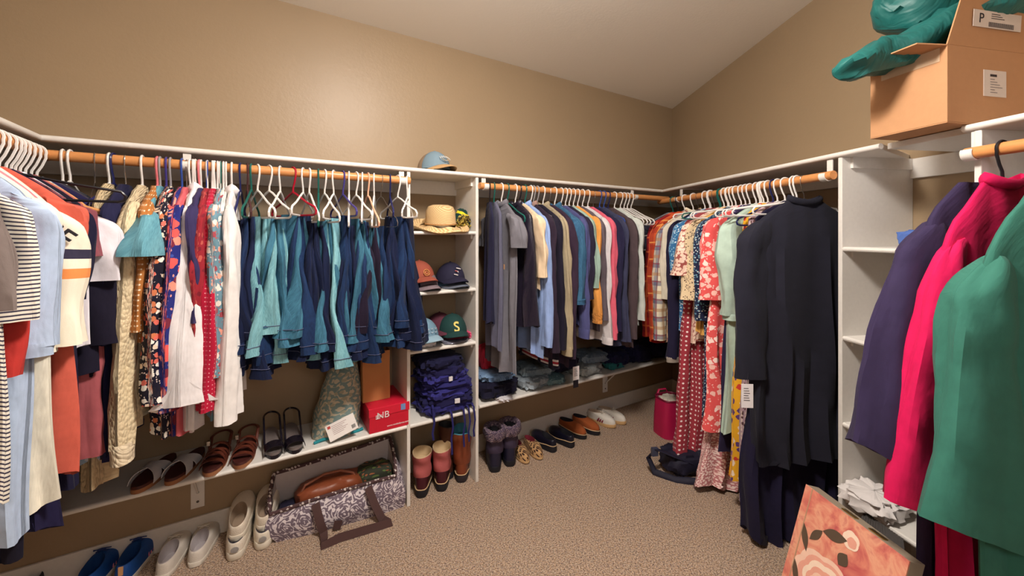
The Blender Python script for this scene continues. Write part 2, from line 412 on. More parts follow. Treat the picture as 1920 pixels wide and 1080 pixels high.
def sleeve_mesh(side, w, zs, sl, r0, r1, y0, y1, out, seed, amp=.006, rows=20, N=22, ybend=0, puff=0, lin=False, tilt=0, tk0=.5):
    rnd = random.Random(seed*7+side); ph = [rnd.uniform(0, 6.3) for _ in range(5)]; q = MB(); rings = []; uvs = []
    for i in range(rows+2):
        t = (i/rows)**1.6 if i <= rows else .975; sc = 1 if i <= rows else .9
        g = min(1, (t/.13)) ; g = math.sqrt(max(0, 1-(1-g)**2))
        rx = (r0+(r1-r0)*t)*(.06+.94*g)*sc; ry = (y0+(y1-y0)*t)*(.2+.8*g)*sc
        if puff: pf = 1+puff*math.sin(min(1, t/.93)*math.pi)**1.5; rx *= pf; ry *= pf
        cx = side*(w-.03+.02*g+out*(t if lin else (1-math.exp(-2.6*t))*1.08)+ .008*math.sin(5*t+ph[2])); cy = ybend*t*t+.008*math.sin(4*t+ph[3])
        z = zs+.012-sl*t; ring = []
        for k in range(N):
            a = 2*math.pi*k/N; wv = 1+.10*math.sin(3*a+ph[0]+3*t)+.07*math.sin(5*a+ph[1]-5*t)
            n = noise.noise(Vector((math.cos(a)*1.2, math.sin(a)*1.2+seed, z*9)))*amp*2.2
            ring.append((cx+(rx*wv+n)*math.cos(a), cy+(ry*wv+n)*math.sin(a), z+tilt*side*math.cos(a)*t-side*math.cos(a)*rx*tk0*(1-t)**5))
            uvs.append((a/6.283*(2*rx+2*ry)*1.6+ph[1], z))
        rings.append(ring)
    q.loft(rings, uvs, True, False); return q
CNT = [0]
def garment(name, line, s, z, m, label, cat, zb, w=.21, wb=None, th=.022, thb=.03, sl=None, r0=.06, r1=.045, y0=.026, y1=.022,
            out=.035, cuff=None, cuffm=None, collar=None, hanger_col='white', yaw=0, amp=.010, neck=.055, slope=.085, off=RO, group=None,
            hemwave=.012, flare=1., sm=None, sides=(1, -1), hlabel=None, hang=True, puff=0, hood=False, waist=0, band=None, kf=1.0, buttons=None, ybend=0, hW=None, drop=None, lin=False, tilt=0):
    CNT[0] += 1; seed = CNT[0]
    e = empty(name, at(line, s, off, z), ANG[id(line)]+math.radians(yaw), label, cat, group)
    L = (z+HZ+.006)-zb; wb = wb if wb is not None else w*1.02
    body_mesh(w, L, wb, th, thb, seed, neck, slope, amp, flare=flare, hemwave=hemwave, waist=waist, kf=kf).build('body', m, e)
    zs = HZ+.006-slope
    if sl:
        mr = .36 if line is LB else .295
        ro = (out, r0, r1)
        for sd in sides:
            if sd == -1 and w-.01+out+max(r0, r1) > mr:
                sc_ = max(.25, (mr-w+.01)/(out+max(r0, r1))); out, r0, r1 = out*sc_, r0*sc_, r1*sc_
            else: out, r0, r1 = ro
            so = sleeve_mesh(sd, w, zs, sl, r0, r1, y0, y1, out, seed, puff=puff, ybend=ybend, lin=lin, tilt=tilt, tk0=slope/w*.8).build('sleeve', sm or m, e)
            if cuff:
                q = sleeve_mesh(sd, w, zs, sl, r0, r1, y0, y1, out, seed, puff=0, ybend=ybend, lin=lin, tk0=slope/w*.8)
                zc = zs+.012-sl; cxs = [v for v in q.v if v[2] < zc+.035]; 
                mx = sum(v[0] for v in cxs)/len(cxs); my = sum(v[1] for v in cxs)/len(cxs)
                c = MB(); c.lathe([(1, cuff*.2), (1.06, 0), (1.0, -cuff*.5), (1.0, -cuff), (.85, -cuff+.004)], 18, fn=lambda p, a: (mx+p.x*(r1*(1.02 if not puff else .7)), my+p.y*y1*1.05, zc+p.z+.004))
                c.build('cuff', cuffm or sm or m, so)
    if collar:
        c = MB(); n = 22; pts = []
        for k in range(n):
            a = 2*math.pi*k/n; pts.append((neck*1.05*math.cos(a), .022*math.sin(a)+.002, HZ+.008-.012*abs(math.sin(a))+.006*math.cos(2*a)))
        c.tube(pts, [.0085]*n, 8, closed=True, flat=1.9); c.build('collar', collar, e)
    if hood:
        c = MB(); c.lathe([(.09, -.02), (.088, -.05), (.06, -.12), (.015, -.15)], 18, fn=lambda p, a: (p.x*.9, -.014+p.y*.32, HZ+p.z), cap1=True); c.build('hood', m, e)
    if band:
        for (db, hb, mb_) in band:
            c = MB(); f = 1
            c.lathe([(1, 0), (1.02, -.002), (1.02, -hb), (1, -hb-.002)], 40, fn=lambda p, a: (p.x*(wb+.006), p.y*(thb+.012), zb-z+db+p.z)); c.build('hem_band', mb_, e)
    if buttons:
        for k in range(6):
            c = MB(); c.lathe([(.0055, .001), (.0055, .003), (.001, .004)], 10, Matrix.Translation((w+.012 if False else .03, -thb*.9-.012, HZ-.06-k*.09)) @ Matrix.Rotation(math.pi/2, 4, 'X'), cap1=True); c.build('button', buttons, e)
    if hang:
        hanger(line, s, z, hanger_col, hlabel or ('%s hanger holding the %s' % ({'metal': 'chrome wire'}.get(hanger_col, hanger_col+' plastic'), short(label))), yaw, W=hW or w-.012, off=off, drop=drop or slope)
    return e
def short(l):
    ws = l.split(); return ' '.join(ws[:9])
def denim(c, l): return fabric(c, 'denim', .8, .6, light=l, name='denim')
STITCH = fabric((84, 88, 118), 'plain', name='stitching')
def jeans(line, s, z, m, label, zb, yaw=0, hcol='white', w0=.10, w1=.125, spread=.045, shorter=.07, group=None, off=RO, hy=0, patch=False, side=1):
    CNT[0] += 1; rnd = random.Random(CNT[0]*3)
    e = empty('jeans', at(line, s, off, z), ANG[id(line)]+math.radians(yaw), label, 'trousers', group)
    dr = rnd.choice([.07, .085, .10, .12]); zt = HZ-dr-.031+.006
    for kk, (sg, L) in enumerate(((1, 0), (-1, shorter))):
        ph = [rnd.uniform(0, 6.3) for _ in range(5)]; q = MB(); rings = []; uvs = []; R = 22; N = 30; zl = zb-z+L
        for i in range(R+2):
            t = min(1, i/R) if i <= R else .97; sc = 1 if i <= R else .85
            zz = zt+(zl-zt)*t; hw = (w0*(.62+.38*min(1, t*3))+(w1-w0)*t**1.5)*(1+.12*math.sin(6*t+ph[0])); tk = (.009+.010*min(1, t*4)+.024*t**3)*sc
            cy = sg*side*(.011+spread*t**1.2)+.006*math.sin(7*t+ph[1])
            ring = []
            for k in range(N):
                a = 2*math.pi*k/N; x = hw*sc*spow(math.cos(a), .8); y = tk*spow(math.sin(a), .7)
                y += (.004+.016*t)*(math.sin(70*x+ph[2]+4*t)+.6*math.sin(34*x+ph[3]-5*t))*.8
                nz = noise.noise(Vector((x*14, y*30+ph[4], zz*9)))*.012*(.3+t)
                ring.append((x+nz, cy+y+nz, zz)); uvs.append((a/6.283*4*hw*1.1+ph[0], zz))
            rings.append(ring)
        q.loft(rings, uvs, True, False); o = q.build('trouser_leg' if kk == 0 else 'trouser_seat', m, e)
        c = MB(); 
        for zo in (.028,):
            base = rings[R-1]; c.tube([(p[0]*1.012, cy+(p[1]-cy)*1.05, p[2]+.012) for p in base], .0016, 5, closed=True)
        c.build('hem_stitching' if kk == 0 else 'waist_stitching', STITCH, o)
    if patch:
        q = MB(); q.box((w1*.2, -.002, 0), (w1*.2+.06, .002, .04)); q.build('leather_patch', simple((200, 196, 190), .7, 'patch'), e, M=Matrix.Translation((0, -.075, zb-z+.07)))
    hanger(line, s, z, hcol, '%s hanger holding the %s' % ({'metal': 'chrome wire'}.get(hcol, hcol+' plastic'), short(label)), yaw+hy, off=off, drop=dr, W=rnd.uniform(.17, .205))
    return e
def tipx(line, x, d=.2): return along(line, RO-d, x)
def zb_of(line, s, y, d=.2): return zpx(y, at(line, s, RO-d))
# palettes
CR = (232, 222, 200); NAVY = (24, 24, 60); BLK = (26, 24, 38); IVORY = (226, 222, 214)
def floral(base, pal, sc=26, rad=.36, pal2=None, **k):
    lay = [(sc, rad, pal, .9, 0)]
    if pal2: lay = [(sc*2.4, .3, pal2, 1, 0)]+lay
    return fabric(base, 'cells', layers=lay, name='floral_print', **k)
def dots(base, c, sc=30, r=.2): return fabric(base, 'cells', layers=[(sc, r, [c], .15, 0)], name='polka_dot_print')
# ---- far left wall, from the corner towards the viewer ----
def cG(s, m, label, zb, **k):
    k.setdefault('w', .235); k.setdefault('th', .016); k.setdefault('thb', .02); k.setdefault('amp', .008)
    hc = k.pop('hc', 'white')
    return garment(k.pop('name', 'tee_shirt'), LC, s, ZRA, m, label, k.pop('cat', 'shirt'), zb, hanger_col=hc, **k)
P = fabric
def cR(s, m, label, Rs, Rb, ys, yb, w=.175, r0=.05, r1=None, **k):
    """Rs: reach of the sleeve from the rod, Rb: reach of the body hem, ys / yb: image rows of their ends"""
    slope = k.setdefault('slope', .10)
    Y = at(LC, s, RO-Rb).y; zb = EYE+(HY-yb)*Y/F; kk = dict(k)
    if ys:
        Y2 = at(LC, s, RO-Rs).y; z0 = ZRA+HZ+.006-slope; kk['sl'] = z0+.012-(EYE+(HY-ys)*Y2/F)
        r1 = r1 or r0; kk['out'] = Rs-w+.01-max(r0, r1)
        kk['r0'] = r0; kk['r1'] = r1
    kk['hW'] = min(.19, w)
    return cG(s, m, label, zb, w=w, wb=Rb*.96, **kk)
cR(.08, P((46, 48, 58), wr=.6), 'charcoal olive sweater with rounded shoulder next to the corner at left', .27, .24, 560, 640, w=.19, r0=.06, y0=.04)
cR(.12, P((66, 60, 72)), 'dark grey tee with drooping sleeve in front of the charcoal sweater', .30, .24, 600, 700, w=.19, r0=.07, y1=.03)
cR(.16, P((30, 26, 66)), 'long navy tee dress, its sleeve hanging over the knit sweater', .315, .26, 590, 848, w=.19, r0=.075, name='tee_dress', cat='dress')
cR(.195, floral((160, 184, 208), [(230, 232, 236), (120, 60, 60), (220, 222, 230)], 40, .3), 'pale blue blouse with small brown sprigs, hem right of the dusty rose cardigan', .2, .20, None, 862, w=.16)
cR(.225, P((214, 150, 96)), 'tan and orange striped top mostly hidden behind the black tee', .27, .2, 480, 640)
cR(.25, P((176, 92, 98)), 'dusty rose cardigan hanging low between the sprigged blouse and the rust shirt', .22, .19, 850, 700, w=.17, r0=.035, name='cardigan')
cR(.28, P((24, 20, 40)), 'black tee behind the plain white tee at left', .27, .22, 640, 700, r0=.06)
cR(.32, P((232, 228, 236)), 'plain white tee with wide sleeve, in front of the black tee', .28, .21, 525, 650, w=.18, r0=.065, slope=.12)
cR(.355, P((136, 74, 84)), 'maroon-mauve tee under the black hanger bar', .235, .19, 480, 640)
cR(.39, P((24, 22, 50)), 'navy-black long top between the maroon tee and the rust shirt', .23, .205, 560, 905, r0=.045)
cR(.43, P((206, 96, 78)), 'rust orange shirt with the long body hanging low at left', .22, .212, 450, 880, w=.18)
sfm = P((240, 232, 212), 'bands', bands=[(-.365, -.335, (52, 48, 70)), (-.425, -.395, (236, 148, 84))], name='baseball_jersey')
e = cR(.475, sfm, 'cream baseball jersey with navy and orange sleeve bands and black letters', .24, .17, 640, 660, w=.165, r0=.06, y0=.03, y1=.04, slope=.12, name='baseball_jersey')
text('letters', 'SF', .075, simple((30, 26, 34), .7, 'black_applique'), e, frame((.186, -.047, HZ-.19), (1, 0, -.9), (.9, 0, 1)), .004)
cR(.51, P((238, 132, 144)), 'pink tee peeking between the jersey and the pale blue shirt', .185, .15, 480, 600, w=.15, r0=.04)
cR(.55, P((238, 232, 214)), 'cream blouse whose long straight body ends low at left', .19, .200, 660, 942, w=.16, r0=.04)
lb = P((176, 194, 220), wr=.8)
cR(.61, lb, 'pale blue chambray shirt with rolled sleeve hanging nearest the cream blouse', .215, .165, 645, 1000, w=.165, r0=.055, cuff=.03, collar=lb, name='chambray_shirt')
cR(.66, P((186, 54, 48), wr=.8), 'brick red top behind the striped tee at the left edge', .172, .15, 700, 640, w=.13, r0=.045)
st = P((230, 224, 210), 'stripe', freq=95, duty=.38, c2=(58, 54, 74), name='striped_jersey')
cR(.71, st, 'cream and navy striped tee at the far left edge', .21, .172, 600, 930, w=.155, r0=.055, name='striped_tee')
cR(.775, P((120, 108, 104)), 'taupe top at the far left edge in front of the striped tee', .19, .12, 580, 640, w=.13, r0=.05)
hanger(LC, .40, ZRA, 'black', 'wide black plastic hanger laid bare across the tops at far left', 8, W=.30, drop=.05)
cR(.58, P((24, 22, 40)), 'black trousers hem below the pale blue shirt at left', .2, .15, None, 1035, w=.12)
cR(.52, P((30, 26, 62)), 'navy hem below the cream blouse at left', .2, .19, None, 985, w=.12)
# ---- left part of the long rod ----
def aG(x, m, label, yb, **k):
    s = tipx(LA, x); hc = k.pop('hc', 'white'); ys = k.pop('ys', None)
    z0 = ZRA+HZ+.006-k.get('slope', .085)
    if ys: k['sl'] = z0+.012-zb_of(LA, s, ys)
    return garment(k.pop('name', 'blouse'), LA, s, ZRA, m, label, k.pop('cat', 'shirt'), max(.02, zb_of(LA, s, yb)), hanger_col=hc, **k)
kn = P((222, 204, 168), 'knit', wr=.5, name='cream_knit')
aG(205, P((28, 28, 62)), 'long navy dress hem hanging beside the knit sweater', 850, ys=640, r0=.05, hc='metal', name='navy_dress', cat='dress')
aG(170, P((206, 184, 146), 'knit', name='beige_knit'), 'beige knit cardigan whose ribbed hem hangs low over the left end of the low shelf', 925, w=.17, wb=.19, name='cardigan', cat='sweater')
aG(240, kn, 'cream cable-knit sweater with folded cuffs hanging among the tops', 800, ys=825, r0=.06, r1=.05, y0=.035, y1=.03, cuff=.06, cuffm=P((230, 214, 184), 'knit', name='ribbed_cuff'), name='knit_sweater', cat='sweater', hc='white')
ldn = P((60, 120, 140), 'denim', light=(120, 176, 190), name='light_denim')
aG(278, ldn, 'faded teal denim blouse with flared cap sleeve', 640, ys=478, r0=.06, r1=.095, y0=.03, y1=.06, out=.05, hc='grey', name='denim_blouse', slope=.11)
aG(272, dots((176, 112, 56), (236, 222, 196), 55, .17), 'brown blouse with tiny white dots left of the black floral top', 640, ys=615, r0=.05, hc='pink')
ff = [(236, 214, 190), (222, 110, 96), (240, 236, 226), (30, 26, 40), (206, 120, 80), (26, 24, 40)]
aG(300, floral((22, 20, 40), ff, 44, .42, [(220, 200, 190), (22, 20, 40), (22, 20, 40)]), 'black blouse printed with small cream and rust flowers', 815, ys=745, r0=.05, r1=.065, y0=.03, y1=.045, hc='grey', out=.03)
aG(324, floral((34, 40, 116), [(226, 92, 88), (34, 40, 116), (236, 150, 130), (34, 40, 116), (120, 40, 60)], 24, .46, [(60, 80, 160), (34, 40, 116), (230, 160, 150)]), 'royal blue blouse printed with large coral flowers', 812, ys=760, r0=.05, r1=.05, y0=.032, y1=.036, hc='blue')
aG(334, P((206, 96, 104)), 'salmon top whose hem shows under the royal blue blouse', 815, hc='metal')
wsh = P((232, 228, 230), wr=.7)
e = aG(352, wsh, 'white blouse with long sleeve ending in a wide flared cuff', 812, ys=745, r0=.045, r1=.055, y0=.03, y1=.075, hc='white', name='white_blouse', collar=wsh)
q = MB(); hw_ = .215-.03+.02+.035; z_ = zb_of(LA, tipx(LA, 352), 745)-ZRA
for sg in (1, -1):
    q.add([(hw_, 0, z_+.10), (hw_+.05, sg*.012, z_+.09), (hw_+.03, sg*.10, z_-.005), (hw_-.01, sg*.085, z_-.03), (hw_-.03, 0, z_-.01), (hw_+.04, 0, z_-.0)], [(0, 1, 2, 3, 4), (1, 5, 2), (5, 3, 2), (0, 4, 5, 1)])
o = q.build('flared_cuff', wsh, e, smooth=False); o.modifiers.new('s', 'SOLIDIFY').thickness = .003

aG(364, P((52, 44, 86)), 'dark violet shirt right of the white flared-cuff blouse', 640, ys=600, r0=.045)
aG(377, floral((150, 36, 48), [(120, 30, 44), (190, 90, 80), (150, 36, 48)], 40, .35), 'dark red leaf-print blouse left of the crimson one', 660, ys=640, r0=.045)
aG(390, dots((182, 24, 58), (230, 160, 170), 60, .14), 'crimson blouse with tiny pale sprigs', 765, ys=760, r0=.045, y0=.026, y1=.034)
aG(404, floral((104, 140, 156), [(226, 160, 140), (160, 70, 80), (104, 140, 156), (230, 220, 210), (104, 140, 156)], 34, .4, [(170, 90, 90), (104, 140, 156), (200, 200, 200)]), 'slate blue blouse with red and peach flower sprays', 782, ys=700, r0=.05, y0=.03)
aG(428, P((230, 226, 224), wr=.6), 'long white open shirt hanging just left of the jeans', 786, ys=783, r0=.05, y0=.026, y1=.036, collar=wsh, name='white_shirt')
for x, c, l in ((178, 'metal', 'thin chrome hanger hook left of the first white hanger'), (118, 'white', 'white plastic hanger nearest the left end of the long rod'), (132, 'white', 'second white plastic hanger from the left end of the long rod'),
                (213, 'navy', 'dark blue plastic hanger left of the pink hanger'), (312, 'purple', 'violet blue plastic hanger above the denim blouse'), (374, 'pink', 'bright pink plastic hanger right of the bracket, among white ones'),
                (388, 'blue', 'blue plastic hanger right of the bright pink one'), (413, 'teal', 'dark teal plastic hanger above the slate floral blouse')):
    hanger(LA, along(LA, RO, x), ZRA, c, l, random.Random(x).uniform(-12, 12))
for x in (357, 362, 367, 398, 403, 408, 419, 424):
    hanger(LA, along(LA, RO, x), ZRA, 'white', 'white plastic hanger in the tight bunch above the red and white blouses', random.Random(x).uniform(-10, 10), group='bunched white hangers left of the jeans')
# ---- jeans ----
D1 = denim((5, 8, 36), (14, 30, 68)); D2 = denim((8, 14, 52), (28, 58, 100)); M1 = denim((20, 58, 92), (74, 134, 158)); L1 = denim((54, 120, 144), (150, 204, 210)); DK = P((28, 18, 40), name='black_denim')
JN = [(448, D1, 'dark indigo jeans hanging first right of the long white shirt', 640, 'navy', -4, 0), (462, D2, 'indigo jeans behind the first faded teal pair', 690, 'brown', 6, 0), (470, D1, 'dark jeans with low hem under the faded teal pairs', 715, 'teal', -8, 0),
      (482, L1, 'pale faded teal jeans with a white waist patch, leftmost of the light pairs', 690, 'white', 20, 1), (505, L1, 'pale teal jeans right of the patched pair, flaring at the hem', 640, 'white', 28, 0), (527, M1, 'mid teal jeans hanging from the left of the red hanger', 650, 'white', -14, 0),
      (552, M1, 'wide flared teal jeans on the red hanger', 640, 'red', 26, 0), (572, D2, 'blue jeans with wide hem right of the red hanger', 665, 'white', -18, 0), (584, D1, 'dark jeans under the bare pair of white hooks', 700, 'white', 8, 0),
      (602, D1, 'near-black jeans left of the light pair in the middle', 660, 'teal', -6, 0), (614, M1, 'washed blue jeans with distressed thigh behind the light pair', 670, 'white', 12, 0), (632, L1, 'light washed jeans with frayed hem in the middle of the jeans', 688, 'white', -22, 0),
      (650, D2, 'indigo jeans right of the frayed light pair', 660, 'purple', 10, 0), (662, D1, 'dark jeans with curled cuff, second right of the frayed pair', 676, 'white', -10, 0), (676, M1, 'mid blue jeans with turned cuff above a brown paper bag', 650, 'white', 14, 0),
      (688, D2, 'indigo jeans with wide hem directly above the paper bag', 684, 'white', -12, 0), (699, DK, 'black-purple trousers among the blue jeans', 640, 'peach', 4, 0), (711, M1, 'teal blue jeans right of the black trousers', 640, 'white', -16, 0),
      (724, D2, 'indigo jeans with stitched pocket edge near the cubby', 655, 'metal', 12, 0), (742, D1, 'dark indigo jeans third from the cubby tower', 640, 'navy', -10, 0), (757, D2, 'indigo jeans second from the cubby tower', 630, 'white', 18, 0),
      (776, D1, 'dark navy jeans overlapping the edge of the cubby tower', 655, 'white', -26, 0)]
for (x, m_, l, yb, hc, yaw, pch) in JN:
    s = tipx(LA, x, .11); wide = m_ in (L1, M1)
    jeans(LA, s, ZRA, m_, l, zb_of(LA, s, yb, .12), yaw=yaw, hcol=hc, spread=.05 if wide else .036, w0=.10, w1=.135, shorter=random.Random(x).uniform(.02, .09), patch=bool(pch))
# ---- jackets right of the cubby ----
def rG(xh, m, label, yb, **k):
    s = along(LA, RO, xh); hc = k.pop('hc', 'white'); ys = k.pop('ys', None); k.setdefault('th', .02); k.setdefault('thb', .026)
    z0 = ZRA+HZ+.006-k.get('slope', .085)
    if ys: k['sl'] = z0+.012-zb_of(LA, s, ys, .25)
    return garment(k.pop('name', 'jacket'), LA, s, ZRA, m, label, k.pop('cat', 'jacket'), max(.02, zb_of(LA, s, yb)), hanger_col=hc, **k)
gz = P((112, 110, 118), wr=.6)
rG(918, P((30, 30, 56)), 'dark navy jacket tight against the hat cubby', 610, w=.14, wb=.13, yaw=-22, hc='black')
e = rG(940, gz, 'long grey work coverall with short sleeve and tiny square patch', 705, ys=465, r0=.06, r1=.065, y0=.035, y1=.05, out=.03, w=.17, wb=.17, collar=gz, name='coverall', cat='coverall')
q = MB(); q.box((0, -.001, 0), (.024, .001, .03)); q.build('patch', simple((200, 150, 110), .7, 'leather_patch'), e, M=Matrix.Translation((.10, -.05, -.50)))
rG(926, P((92, 92, 112)), 'slate grey top between the navy jacket and the grey coverall', 660, w=.15, wb=.14, yaw=-14, hc='teal')
vst = P((30, 24, 40), wr=.9, rough=.4, spec=.5)
rG(966, vst, 'black quilted puffer vest hanging open over the pale blue shirt', 612, th=.03, thb=.045, w=.19, wb=.25, collar=vst, name='puffer_vest', cat='vest')
rG(974, P((214, 190, 160)), 'cream top peeking out beside the puffer vest', 540, ys=520, hc='black')
rG(984, P((140, 164, 212), wr=.7), 'pale blue button shirt right of the puffer vest', 668, ys=650, r0=.055, hc='teal', collar=P((140, 164, 212), wr=.7), name='blue_shirt', cat='shirt')
rG(995, P((44, 32, 48)), 'dark plum jacket right of the pale blue shirt', 668, ys=660, r0=.065, collar=P((150, 120, 110)), hc='white')
bj = P((24, 20, 38), wr=.6)
rG(1007, bj, 'black varsity jacket with red and white striped hem and hanging tag', 690, ys=655, r0=.06, hc='grey', name='varsity_jacket', band=[(.055, .012, simple((210, 204, 206), .8, 'white_rib')), (.043, .014, simple((150, 30, 50), .8, 'red_rib')), (.029, .010, simple((210, 204, 206), .8, 'white_rib'))])
kh = P((160, 146, 120), wr=.7)
rG(1018, kh, 'khaki canvas jacket between black jackets', 600, ys=652, r0=.06, r1=.05, collar=kh, cuff=.05)
rG(1029, P((50, 34, 52)), 'dark aubergine jacket left of the denim jacket', 684, ys=672, r0=.06, hc='metal')
dj = denim((28, 62, 100), (66, 114, 146))
rG(1040, dj, 'blue denim jacket with frayed sleeve end', 575, ys=562, r0=.065, r1=.06, y0=.032, y1=.045, cuff=.03, collar=dj, name='denim_jacket')
rG(1052, P((76, 78, 124)), 'indigo blue sweatshirt right of the denim jacket', 612, ys=620, r0=.06, cuff=.05, name='sweatshirt', cat='sweater')
rG(1060, P((36, 30, 50)), 'black jacket between the indigo and mustard sweatshirts', 610, ys=560)
rG(1067, P((150, 176, 164)), 'pale sage top left of the mustard sweatshirt', 560, ys=540)
rG(1075, P((218, 148, 74)), 'mustard orange sweatshirt with ribbed cuff', 560, ys=590, r0=.06, r1=.04, cuff=.06, cuffm=P((206, 136, 66), 'knit'), name='sweatshirt', cat='sweater')
rG(1083, P((92, 82, 90)), 'taupe grey jacket right of the mustard sweatshirt', 620, ys=600, hood=True)
rG(1092, P((206, 200, 202)), 'light grey sweatshirt with gathered cuff', 640, ys=635, r0=.06, r1=.045, cuff=.04, name='sweatshirt', cat='sweater')
rG(1102, P((208, 92, 112)), 'rose pink sweatshirt with ribbed cuff', 600, ys=622, r0=.06, r1=.045, cuff=.05, name='sweatshirt', cat='sweater')
rG(1112, P((30, 28, 58)), 'black navy jacket right of the rose sweatshirt', 640, ys=620, hc='metal')
rG(1124, P((56, 58, 84)), 'dark slate blue jacket second from the brown hoodie', 650, ys=640, hc='blue')
rG(1140, P((76, 62, 66)), 'brown grey hoodie near the corner', 650, ys=635, r0=.065, hood=True, hc='navy', name='hoodie', cat='hoodie')
rG(1152, P((198, 204, 198)), 'pale white-green shirt last before the corner', 610, ys=600, hc='white')
for x in (1163, 1170, 1176, 1183):
    hanger(LA, along(LA, RO, x), ZRA, 'white', 'bare white plastic hanger at the corner end of the jacket rod', 6, group='bare white hangers beside the corner')
for x, c in ((951, 'teal'), (1000, 'grey'), (1132, 'blue')):
    hanger(LA, along(LA, RO, x), ZRA, c, '%s plastic hanger hook without clothes of its own among the jackets' % c, 0)
# ---- dresses on the right wall ----
def bG(xh, m, label, yb, **k):
    s = along(LB, RO, xh); hc = k.pop('hc', 'white'); ys = k.pop('ys', None); k.setdefault('th', .02); k.setdefault('thb', .028)
    w = k.get('w', .2); z0 = ZRB+HZ+.006-k.get('slope', .085)
    if ys: k['sl'] = z0+.012-zb_of(LB, s, ys, w)
    return garment(k.pop('name', 'dress'), LB, s, ZRB, m, label, k.pop('cat', 'dress'), max(.03, zb_of(LB, s, yb, w)), hanger_col=hc, **k)
pl1 = P((70, 70, 84), 'plaid', bars=[(9, 0, .3, (40, 38, 54), .6), (9, .5, .08, (220, 216, 210), .6)], name='grey_plaid')
pl2 = P((176, 36, 36), 'plaid', bars=[(9, 0, .35, (110, 20, 34), .6), (9, .6, .1, (226, 110, 60), .7)], name='red_plaid')
pl3 = P((204, 88, 48), 'plaid', bars=[(8, 0, .3, (150, 40, 30), .6), (8, .6, .08, (240, 170, 90), .7)], name='orange_plaid')
pl4 = P((224, 214, 190), 'plaid', bars=[(8, 0, .28, (70, 76, 120), .65), (8, .45, .18, (180, 130, 80), .6), (8, .8, .05, (150, 40, 50), .7)], name='cream_plaid')
bG(1262, pl1, 'grey and black plaid flannel shirt closest to the corner on the dress rod', 600, ys=590, hc='teal', name='flannel_shirt', cat='shirt')
bG(1272, pl2, 'red plaid flannel shirt second from the corner', 640, ys=630, hc='black', name='flannel_shirt', cat='shirt')
bG(1284, pl3, 'orange plaid flannel shirt third from the corner', 640, ys=635, name='flannel_shirt', cat='shirt')
bG(1300, pl4, 'cream flannel shirt with blue and tan plaid', 640, ys=636, r0=.055, y0=.04, y1=.034, out=.06, collar=pl4, name='flannel_shirt', cat='shirt')
bG(1310, P((214, 206, 188)), 'plain cream shirt behind the cream plaid flannel', 600, ys=560, name='shirt', cat='shirt', hc='metal')
bG(1322, P((28, 24, 52)), 'navy dress with long sleeve hanging right of the cream plaid flannel', 660, ys=670, r0=.055, cuff=.03, cuffm=simple((150, 140, 130), .8, 'grey_cuff'))
bG(1331, floral((54, 110, 160), [(226, 234, 238), (54, 110, 160), (140, 190, 214)], 70, .36), 'bright blue ditsy floral blouse', 620, ys=515, r0=.06, name='blouse', cat='shirt')
bG(1340, P((168, 78, 82)), 'brick red plain dress behind the leaf print blouse', 730, hc='metal')
bG(1350, dots((158, 54, 66), (240, 226, 224), 34, .2), 'brick red polka dot dress with long hanging sash', 855, ys=865, r0=.03, r1=.045, y0=.025, y1=.03, hc='teal', w=.17, out=.13, lin=True, wb=.22)
bG(1358, floral((160, 84, 78), [(240, 214, 196), (232, 200, 180)], 52, .52), 'rust blouse densely printed with pale leaves and ruffled sleeve', 640, ys=515, r0=.055, r1=.085, y0=.03, y1=.06, out=.07, name='blouse', cat='shirt', puff=.2)
bG(1367, floral((214, 192, 156), [(90, 70, 60), (214, 192, 156)], 90, .33), 'beige ditsy floral blouse with ruffled hem above the mustard top', 590, ys=560, r0=.055, r1=.08, y1=.05, out=.05, name='blouse', cat='shirt')
bG(1373, P((222, 168, 88)), 'mustard yellow top with pointed hem under the ruffles', 625, wb=.23, name='blouse', cat='shirt')
bG(1380, floral((32, 40, 70), [(206, 214, 210), (32, 40, 70), (110, 160, 180)], 80, .33), 'navy ditsy floral dress behind the polka dot dress', 780, ys=600, r0=.05)
pk = floral((190, 124, 126), [(244, 222, 216), (236, 206, 200)], 85, .4)
bG(1390, pk, 'long dusty pink ditsy print dress reaching nearly to the carpet', 925, w=.13, wb=.30, flare=2.6, thb=.05, hemwave=.02, amp=.016)
bG(1406, dots((54, 42, 84), (220, 214, 230), 60, .15), 'violet blouse with pin dots under the white hangers', 560, w=.15, wb=.14, name='blouse', cat='shirt')
bG(1398, floral((226, 88, 88), [(250, 222, 214), (226, 88, 88), (248, 196, 186), (226, 88, 88)], 30, .42, [(248, 206, 200), (226, 88, 88), (226, 88, 88)]), 'coral dress with pale pink blossom print and ruffled sleeve', 800, ys=560, r0=.05, r1=.075, y0=.03, y1=.06, out=.03, w=.205, wb=.275, puff=.2, thb=.045, amp=.014)
bG(1418, P((38, 30, 60)), 'black slip dress hem below the coral dress', 845, w=.17, wb=.24, name='slip_dress')
mint = P((178, 200, 186), wr=.6)
bG(1428, mint, 'pale mint dress with long balloon sleeve and white tag', 808, ys=590, r0=.06, r1=.055, y0=.04, y1=.04, puff=.45, out=.02, w=.185, wb=.24, cuff=.03, thb=.04)
bG(1440, floral((230, 172, 40), [(200, 60, 50), (230, 172, 40), (90, 60, 120), (240, 220, 200)], 24, .34), 'mustard yellow dress with red and purple flowers, hem below the mint dress', 893, w=.15, wb=.235)
bG(1458, floral((180, 150, 160), [(90, 60, 60), (210, 190, 180)], 50, .4), 'mauve patterned dress hem low beside the long black dress', 935, w=.17, wb=.22, name='maxi_dress')
blk = P((26, 24, 44), wr=.5, rough=.9)
s_ = along(LB, RO, 1492)
bG(1488, P((24, 20, 48), wr=.6), 'long black maxi dress below the black coat', 1050, w=.22, wb=.30, thb=.08, hemwave=.03, amp=.02, name='maxi_dress')
